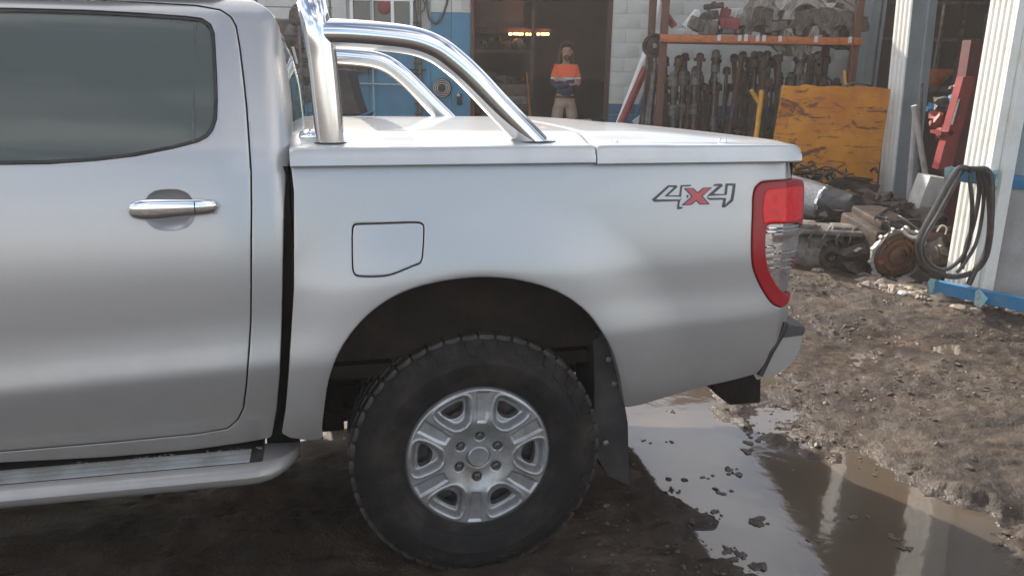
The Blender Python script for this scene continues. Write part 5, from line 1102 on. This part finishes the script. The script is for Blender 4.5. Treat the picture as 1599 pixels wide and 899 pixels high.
mb = MB(); prof = [(-.50, .0), (-.50, .08), (-.42, .10), (-.30, .15), (-.18, .19), (-.16, .215), (-.12, .215), (.0, .20), (.12, .185), (.16, .15), (.20, .13), (.24, .10), (.25, .0)]; mb.lathe(prof, 28, 'X', (0, .1, -.02)); mb.v = [(x, y, z+.0*sin(9*x)) for x, y, z in mb.v]; mb.obj('housing', 'castd', gb, ang=35)
for k in range(8): mb = MB(); a = rad(150+k*22); mb.box(-.40, .15, -.006, .006, .17, .205, mtx=Matrix.Translation((0, .1, -.02)) @ Matrix.Rotation(a, 4, 'X')); mb.obj('rib', 'castd', gb, smooth=False)
mb = MB(); mb.lathe([(0, .0), (-.012, .03), (.0, .035), (-.02, .05), (-.02, .085), (.01, .11), (.05, .125)], 28, 'Y', (.03, -.10, -.02)); mb.obj('side_cover', 'dsteel', gb, ang=30)
for k in range(9): a = 2*pi*k/9; mb = MB(); mb.lathe([(-.11, 0), (-.11, .009), (-.08, .01)], 6, 'Y', (.03+.105*cos(a), 0, -.02+.105*sin(a))); mb.obj('bolt', 'gsteel', gb)
mb = MB(); mb.box(-.35, .28, -.12, .22, .15, .19, bev=.01); mb.box(-.3, -.1, -.1, .1, .18, .23, bev=.01); mb.box(.02, .2, -.06, .12, .18, .215, bev=.01); mb.obj('valve_cover', 'castd', gb, ang=30)
st = MB()
for k in range(6): st.tube(catmull([(-.4+.1*k+rng.normal()*.03, -.13, .05), (-.36+.1*k, -.16, .14), (-.3+.1*k+rng.normal()*.05, -.05, .21)], 4), .008, 6)
st.obj('oil_lines', 'gsteel', gb)['kind'] = 'stuff'
for i, (px, py, y_, s, m_, lab) in enumerate(((1359, 356, 6.6, .10, 'chrome2', 'shiny metal cylinder lying on top of the heap left of the clutch'), (1345, 372, 6.5, .12, 'dsteel', 'dark engine lump beneath the shiny cylinder'), (1385, 340, 7.2, .13, 'bag', 'black plastic bundle in the middle of the heap'), (1410, 335, 7.4, .12, 'dsteel', 'dark casting at the back of the heap behind the clutch engine'),
                                               (1468, 372, 6.2, .10, 'rust', 'rust brown starter motor right of the clutch flange'), (1455, 405, 6.0, .10, 'dsteel', 'dark bracket low in the heap by the hose loop'), (1462, 392, 6.15, .10, 'castd', 'dull casting behind the hose loop'), (1335, 402, 6.3, .12, 'dsteel', 'dark oily lump between the gearbox and the clutch engine'), (1370, 320, 7.8, .14, 'dsteel', 'dark heap of iron below the yellow panel corner'))):
    mb = MB()
    if i == 0: mb.lathe([(-.12, 0), (-.12, .035), (-.09, .05), (.09, .05), (.12, .03), (.14, 0)], 16, 'X')
    elif i == 4: mb.lathe([(-.12, 0), (-.12, .05), (.02, .055), (.04, .035), (.13, .03), (.14, 0)], 16, 'X'); mb.lathe([(-.08, 0), (-.08, .025), (.06, .025), (.06, 0)], 10, 'X', (0, 0, .07))
    else:
        lump(mb, 0, 0, 0, s, ICO2, .8, .45)
        for k in range(4): mb.box(-.03, .03, -.02, .02, -.015, .015, mtx=Matrix.Translation((rng.normal()*s*.6, -s*.7, rng.normal()*s*.4)) @ Matrix.Rotation(rng.uniform(0, 3), 4, 'Y'))
    o = mb.obj('scrap_part', m_, ang=30); o.location = gy(px, py, y_); o.rotation_euler = (0, rad(rng.uniform(-15, 15)), rng.uniform(-.5, .5)); tag(o, lab, 'scrap part')
# pale curved trim pieces and wires over the heap
for pts, m_, r, lab in (([(1408, 358), (1418, 368), (1432, 370), (1448, 360), (1452, 352)], 'wsheet', .014, 'curved pale plastic strip lying over the clutch engine'), ([(1463, 362), (1470, 352), (1478, 356), (1476, 366)], 'wsheet', .006, 'thin pink looped wire right of the clutch'),
                        ([(1384, 345), (1390, 360), (1378, 378), (1372, 384)], 'gsteel', .007, 'thin steel pipe bending down left of the clutch'), ([(1384, 340), (1396, 344), (1408, 342)], 'cable', .008, 'short dark cable on the heap behind the clutch engine')):
    mb = MB(); mb.tube(catmull([gy(a, b_, 6.05) for a, b_ in pts], 5), r, 8); tag(mb.obj('bent_pipe', m_), lab, 'pipe')
# film wrapped roll with black end
fa, fb = gy(1215, 300, 8.0), gy(1345, 330, 7.3); rl = thing('wrapped_roll', 'bulky roll in creased silver film with a dark end behind the tail lamp', 'roll', fa); d_ = fb-fa
def roll(nm, mm, t0, t1, r0, r1, n=20):
    mb = MB(); vs = []; k = 32; D = d_.normalized(); U_ = Vector((0, 0, 1)); N2 = D.cross(U_).normalized(); U_ = N2.cross(D)
    for i in range(n+1):
        t = i/n; c_ = d_*(t0+(t1-t0)*t); r = r0+(r1-r0)*t; r *= (1-.25*max(0, t-.85)/.15*(mm == 'bag'))
        for j in range(k): a = 2*pi*j/k; w = r*(1+.03*sin(a*9+t*3)+.02*sin(a*17+t*9)); vs.append(c_+N2*w*cos(a)+U_*w*sin(a))
    mb.add(vs, [(i*k+j, i*k+(j+1) % k, (i+1)*k+(j+1) % k, (i+1)*k+j) for i in range(n) for j in range(k)]+[tuple(range(k)), tuple(range(n*k, n*k+k))]); return mb.obj(nm, mm, rl, ang=60)
roll('film', 'film', -.2, .62, .22, .155); roll('dark_end', 'bag', .60, .98, .158, .14); roll('strap', 'chrome2', .575, .60, .165, .162, 2)
# tangle of wire and iron before the yellow panel
tg_ = MB(); tc_ = gy(1268, 272, 8.6)
for k in range(90):
    p = tc_+Vector((rng.normal()*.22, rng.normal()*.18, rng.uniform(-.12, .07)-abs(rng.normal())*.02)); q = p+Vector((rng.normal()*.14, rng.normal()*.1, rng.normal()*.05)); tg_.tube(catmull([p, (p+q)/2+Vector((0, 0, rng.uniform(0, .05))), q], 3), rng.uniform(.004, .016), 5)
for k in range(24): lump(tg_, tc_.x+rng.normal()*.24, tc_.y+rng.normal()*.15, tc_.z-.10+rng.uniform(-.15, .10), rng.uniform(.03, .09), ICO1, .6, .5)
for k in range(20): lump(tg_, tc_.x+rng.normal()*.3, tc_.y+rng.normal()*.2, rng.uniform(.05, tc_.z-.1), rng.uniform(.12, .2), ICO1, .6, .4)
tag(tg_.obj('wire_tangle', 'dsteel'), 'tangled heap of dark wire and iron in front of the yellow panel', 'wire heap', kind='stuff')
sc2 = MB()
for k in range(150):
    px = rng.uniform(1255, 1465); y_ = rng.uniform(6.6, 8.6); p = gy(px, 380, y_); lump(sc2, p.x, y_, rng.uniform(.0, .12+.22*(y_ > 7.2)), rng.uniform(.04, .13), ICO1, .6, .5)
tag(sc2.obj('scrap_bed', 'dsteel'), 'mass of dark oily scrap under and behind the engines', 'scrap', kind='stuff')
# concrete sill under the shed edge: rubble
rb_ = MB()
for k in range(420):
    t = rng.random(); px = 1340+260*t; py = 436+46*t+rng.normal()*5+rng.uniform(-4, 8); p = gz(px, py, 0); lump(rb_, p.x, p.y, .012, rng.gamma(2.2, .009)+.006, ICO1, .6, .4)
tag(rb_.obj('rubble', 'stone', smooth=False), 'loose stones and gravel along the foot of the blue rail', 'rubble', kind='stuff')
for px, py, s, mm, lab in ((1408, 460, .035, 'label', 'bright white stone fragment below the clutch engine'), (1425, 455, .045, 'stone', 'tan stone right of the bright white fragment'), (1392, 452, .05, 'stone', 'pale round stone below the left edge of the clutch flange'), (1497, 485, .055, 'stone', 'flat grey stone in front of the lower blue rail'), (1277, 424, .035, 'stone', 'single pale stone on the mud below the gearbox'), (1375, 447, .045, 'castd', 'grey angular stone left of the pale round one')):
    mb = MB(); lump(mb, 0, 0, .01, s, ICO2, .6, .2); o = mb.obj('stone', mm, smooth=False); o.location = gz(px, py, .005); tag(o, lab, 'stone', 'larger stones by the scrap heap')
# ------------------------------------------------------------------ blue guard rails and hoses
def beam(mb, p, q, w, h):
    p, q = Vector(p), Vector(q); d = (q-p).normalized(); s = d.cross(Vector((0, 0, 1))).normalized(); u = s.cross(d); vs = [c+s*a*w/2+u*b_*h/2 for c in (p, q) for a, b_ in ((-1, -1), (1, -1), (1, 1), (-1, 1))]
    mb.add(vs, [(0, 1, 2, 3), (4, 5, 6, 7), (0, 1, 5, 4), (1, 2, 6, 5), (2, 3, 7, 6), (3, 0, 4, 7)])
lr = thing('lower_blue_rail', 'low blue painted guard rail with a chipped pale end bracket near the ground', 'rail', gz(1455, 462, .0)); o3 = lr.location
a, b_, c_ = gy(1462, 447, 5.62), gy(1530, 462, 5.42), gy(1640, 484, 5.05)
mb = MB(); beam(mb, a-o3, c_-o3, .06, .085); mb.obj('rail', 'railblue', lr, smooth=False)
mb = MB(); mb.add([Vector(v)-o3 for v in [gy(x, y_, d2) for d2 in (5.60, 5.66) for x, y_ in ((1448, 441), (1453, 434), (1463, 436), (1458, 462), (1447, 462))]], [(0, 1, 2, 3, 4), (9, 8, 7, 6, 5)]+[(i, (i+1) % 5, 5+(i+1) % 5, 5+i) for i in range(5)]); mb.obj('end_plate', 'railcyan', lr, smooth=False)
mb = MB(); mb.add([Vector(v)-o3 for v in [gy(x, y_, d2) for d2 in (5.30, 5.38) for x, y_ in ((1523, 455), (1530, 451), (1543, 466), (1530, 482), (1521, 476))]], [(0, 1, 2, 3, 4), (9, 8, 7, 6, 5)]+[(i, (i+1) % 5, 5+(i+1) % 5, 5+i) for i in range(5)]); mb.obj('splice_plate', 'railcyan', lr, smooth=False)
uh = thing('hose_bracket', 'blue steel bracket with chipped cyan ends carrying the hose loops', 'bracket', gy(1520, 280, 5.6)); o4 = uh.location
mb = MB(); beam(mb, gy(1484, 271, 5.68)-o4, gy(1554, 281, 5.55)-o4, .05, .085); mb.obj('bar', 'railblue', uh, smooth=False)
for pts in (((1475, 262), (1487, 259), (1489, 268), (1481, 284), (1474, 285)), ((1547, 268), (1559, 265), (1557, 292), (1552, 294), (1548, 286))):
    mb = MB(); d2 = 5.60; mb.add([Vector(v)-o4 for v in [gy(x, y_, dd) for dd in (d2-.03, d2+.03) for x, y_ in pts]], [(0, 1, 2, 3, 4), (9, 8, 7, 6, 5)]+[(i, (i+1) % 5, 5+(i+1) % 5, 5+i) for i in range(5)]); mb.obj('end_plate', 'railcyan', uh, smooth=False)
mb = MB(); q = gy(1546, 470, 5.7); beam(mb, Vector((q.x+.02, 5.72, .0))-o4, Vector((gy(1552, 290, 5.62).x, 5.66, gy(1552, 290, 5.62).z))-o4, .06, .05); mb.obj('upright', 'rust', uh, smooth=False)
loops = [([(1512, 264), (1500, 262), (1488, 275), (1462, 322), (1440, 362), (1434, 384), (1440, 408), (1458, 424), (1490, 432), (1520, 424), (1538, 404), (1546, 370), (1549, 320), (1548, 280), (1540, 265), (1524, 264), (1512, 264)], 5.47, .019, 'outermost black hose in the big loop on the blue bracket'),
         ([(1518, 263), (1505, 264), (1494, 282), (1468, 330), (1447, 365), (1441, 386), (1448, 408), (1466, 420), (1484, 418), (1506, 396), (1516, 362), (1518, 320), (1515, 285), (1514, 268)], 5.50, .014, 'grey sheened hose just inside the outermost loop'),
         ([(1530, 268), (1536, 300), (1533, 340), (1524, 380), (1508, 408), (1494, 426)], 5.50, .012, 'thin black hose curving down behind the loops'),
         ([(1526, 265), (1529, 300), (1520, 350), (1510, 380), (1502, 420)], 5.52, .015, 'black hose hanging down the middle of the bracket'),
         ([(1536, 266), (1544, 300), (1546, 350), (1540, 392), (1524, 420), (1512, 445)], 5.48, .020, 'thick black hose hanging down the right side of the bracket')]
for pts, y_, r, lab in loops:
    mb = MB(); mb.tube(catmull([gy(a, b_, y_+.02*sin(i)) for i, (a, b_) in enumerate(pts)], 7), r, 10); tag(mb.obj('rubber_hose', 'hose'), lab, 'hose', 'hoses hanging on the blue bracket')

# ------------------------------------------------------------------ thin volume added in place of lens veiling glare
hz_m = bpy.data.materials.new('haze'); hz_m.use_nodes = True; hn = hz_m.node_tree; hn.nodes.clear()
ho_ = hn.nodes.new('ShaderNodeOutputMaterial'); pv = hn.nodes.new('ShaderNodeVolumePrincipled'); pv.inputs['Color'].default_value = (1, .93, .88, 1); pv.inputs['Density'].default_value = .0033; pv.inputs['Anisotropy'].default_value = .3
hn.links.new(pv.outputs[0], ho_.inputs['Volume'])
hb_ = MB(); hb_.box(-700, 700, -700, 700, -2, 5.2); tag(hb_.obj('haze', hz_m, smooth=False), 'thin warm haze added to stand for lens glare', 'haze', kind='stuff')

# ------------------------------------------------------------------ the man in the doorway
def skin_obj(name, chains, m, parent, lvl=2, smooth=True):
    bm = bmesh.new(); ly = bm.verts.layers.skin.verify(); key = {}; first = True
    for ch in chains:
        prev = None
        for x, y, z, rx, ry in ch:
            k = (round(x, 4), round(y, 4), round(z, 4))
            if k not in key:
                v = bm.verts.new((x, y, z)); v[ly].radius = (rx, ry); key[k] = v
                if first: v[ly].use_root = True; first = False
            v = key[k]
            if prev is not None and prev is not v and not bm.edges.get((prev, v)): bm.edges.new((prev, v))
            prev = v
    me = bpy.data.meshes.new(name); bm.to_mesh(me); bm.free(); me.materials.append(M[m]); o = link(name, me, parent)
    s = o.modifiers.new('skin', 'SKIN'); s.use_smooth_shade = True; ss = o.modifiers.new('sub', 'SUBSURF'); ss.levels = ss.render_levels = lvl; return o
pz0 = .05; pp = gy(884, 100, 12.55)
man = thing('person', 'bearded long haired man with crossed arms in orange and navy shirt and khaki trousers', 'person', (pp.x, 12.55, pz0), rad(6))
G = lambda *a: a
head = [(0, 0, 1.44, .052, .052), (0, -.005, 1.50, .055, .055), (0, -.015, 1.56, .072, .078), (0, -.015, 1.63, .076, .088), (0, -.012, 1.69, .068, .078)]
spine = [(0, 0, .96, .122, .085), (0, 0, 1.08, .120, .085), (0, 0, 1.22, .140, .10), (0, 0, 1.37, .135, .095), (0, 0, 1.44, .052, .052)]
def arm(s): # crossed arms: upper arm down, forearm across chest
    return [(0, 0, 1.37, .135, .095), (s*.135, .0, 1.40, .056, .056), (s*.165, -.01, 1.29, .050, .052), (s*.178, -.04, 1.16, .046, .048), (s*.10, -.16, 1.155+(.03 if s > 0 else -.01), .040, .040), (-s*.045, -.185, 1.175+(.04 if s > 0 else -.005), .030, .034), (-s*.105, -.172, 1.19+(.045 if s > 0 else -.005), .036, .020)]
def hand(s):
    b = (-s*.105, -.172, 1.19+(.045 if s > 0 else -.005)); out = []
    for k, L in enumerate((.075, .085, .080, .062)):
        dz_ = .027-.018*k; out.append([(*b, .036, .020), (b[0]-s*.035, b[1]-.004, b[2]+dz_, .010, .010), (b[0]-s*(.035+L*.5), b[1]+.006, b[2]+dz_*1.2, .009, .009), (b[0]-s*(.03+L*.85), b[1]+.035, b[2]+dz_*1.2, .008, .008)])
    out.append([(*b, .036, .020), (b[0]-s*.01, b[1]-.01, b[2]+.04, .011, .011), (b[0]-s*.035, b[1]-.008, b[2]+.065, .009, .009)]); return out
def leg(s): return [(0, 0, .96, .122, .085), (s*.085, 0, .88, .082, .088), (s*.115, -.01, .68, .075, .08), (s*.125, -.012, .50, .058, .062), (s*.135, .005, .33, .054, .058), (s*.14, .01, .10, .04, .042), (s*.145, -.02, .04, .042, .035), (s*.155, -.14, .03, .042, .028)]
chains = [spine, head, leg(1), leg(-1), arm(1), arm(-1)]+hand(1)+hand(-1)
skin_obj('body', chains, 'skin', man)
nose = MB(); nose.add([(-.014, -.085, 1.60), (.014, -.085, 1.60), (0, -.125, 1.605), (0, -.09, 1.66)], [(0, 1, 2), (0, 2, 3), (1, 3, 2), (0, 3, 1)]); nose.obj('nose', 'skin', man)
for s in (-1, 1):
    mb = MB(); lump(mb, 0, 0, 0, .011, ICO2, .8, 0); o = mb.obj('eye', 'boot', man); o.location = (s*.032, -.092, 1.645)
    mb = MB(); lump(mb, 0, 0, 0, .022, ICO2, 1.3, .05); o = mb.obj('ear', 'skin', man); o.location = (s*.082, 0, 1.62)
mb = MB(); mb.box(-.022, .022, -.006, .0, -.004, .004, bev=.002); o = mb.obj('mouth', 'redd', man); o.location = (0, -.094, 1.565)
# hair: cap plus long locks to the shoulders, beard
def shell(rx, ry, rz, cx_, cy_, cz_, cond, n1=22, n2=30, jit=.04):
    mb = MB(); vs = []; fs = []
    for i in range(n1+1):
        for j in range(n2):
            a = pi*i/n1; b_ = 2*pi*j/n2; k = 1+jit*sin(7*b_+3*a)+jit*rng.normal()*.4; vs.append((cx_+rx*k*sin(a)*cos(b_), cy_+ry*k*sin(a)*sin(b_), cz_+rz*k*cos(a)))
    for i in range(n1):
        for j in range(n2):
            f = (i*n2+j, i*n2+(j+1) % n2, (i+1)*n2+(j+1) % n2, (i+1)*n2+j); c_ = np.mean([vs[q] for q in f], 0)
            if cond(c_): fs.append(f)
    mb.add(vs, fs); return mb
shell(.098, .108, .10, 0, .0, 1.675, lambda c: c[1] > -.045 or c[2] > 1.725).obj('hair', 'hair', man)
lk = MB()
for k in range(26):
    a = rad(-10+200*k/25); x = .088*cos(a); y = .02+.088*sin(a); lk.tube(catmull([(x, y, 1.70), (x*1.08, y*1.05, 1.58), (x*1.12+.01*rng.normal(), y*1.1-.01, 1.47), (x*1.05+.02*rng.normal(), y-.035, 1.38+.02*rng.normal())], 4), [.022]*5+[.020]*5+[.010]*3, 7)
lk.obj('long_hair', 'hair', man)['kind'] = 'stuff'
bd_ = MB(); lump(bd_, 0, -.065, 1.535, .052, ICO2, .95, .08); bd_.obj('beard', 'hair', man)
# shirt: orange above, silver tape, navy below; sleeves follow the arms
def shirt_mat():
    m = mat('hi_vis_shirt', (.8, .10, .03), .8, bump=.5, bscale=18); nt = m.node_tree; b = nt.nodes['Principled BSDF']
    t = nd(nt, 'ShaderNodeTexCoord'); s = nd(nt, 'ShaderNodeSeparateXYZ'); nt.links.new(t.outputs['Object'], s.inputs[0]); r = nd(nt, 'ShaderNodeValToRGB'); r.color_ramp.interpolation = 'CONSTANT'
    mr = nd(nt, 'ShaderNodeMapRange'); mr.inputs[1].default_value = .9; mr.inputs[2].default_value = 1.5; nt.links.new(s.outputs['Z'], mr.inputs[0]); nt.links.new(mr.outputs[0], r.inputs[0])
    e = r.color_ramp.elements; e[0].position = 0; e[0].color = (.018, .028, .075, 1); e[1].position = (1.232-.9)/.6; e[1].color = (.62, .58, .52, 1)
    q = e.new((1.262-.9)/.6); q.color = (.80, .12, .035, 1); nt.links.new(r.outputs[0], b.inputs['Base Color']); return m
M['shirt'] = shirt_mat()
def fat(ch, d): return [(x, y, z, a+d, b_+d) for x, y, z, a, b_ in ch]
skin_obj('shirt', [fat([(0, 0, .955, .137, .10)]+[(0, 0, 1.08, .132, .098)]+spine[2:4]+[(0, 0, 1.415, .075, .07)], .014), fat(arm(1)[:6], .012), fat(arm(-1)[:6], .012)], 'shirt', man)
skin_obj('trousers', [fat([(0, 0, .99, .130, .095)]+[(0, 0, .93, .138, .10)]+leg(1)[1:6], .013), fat([(0, 0, .93, .138, .10)]+leg(-1)[1:6], .013)], 'khaki', man)
mb = MB(); mb.lathe([(.965, .145), (.965, .158), (1.0, .158), (1.0, .145)], 28, 'Z'); mb.v = [(x, y*.72, z) for x, y, z in mb.v]; mb.obj('belt', 'boot', man)
for s in (-1, 1): skin_obj('boot', [[(s*.14, .02, .14, .055, .055), (s*.145, .01, .05, .052, .045), (s*.15, -.10, .035, .05, .034), (s*.155, -.17, .03, .04, .026)]], 'boot', man)
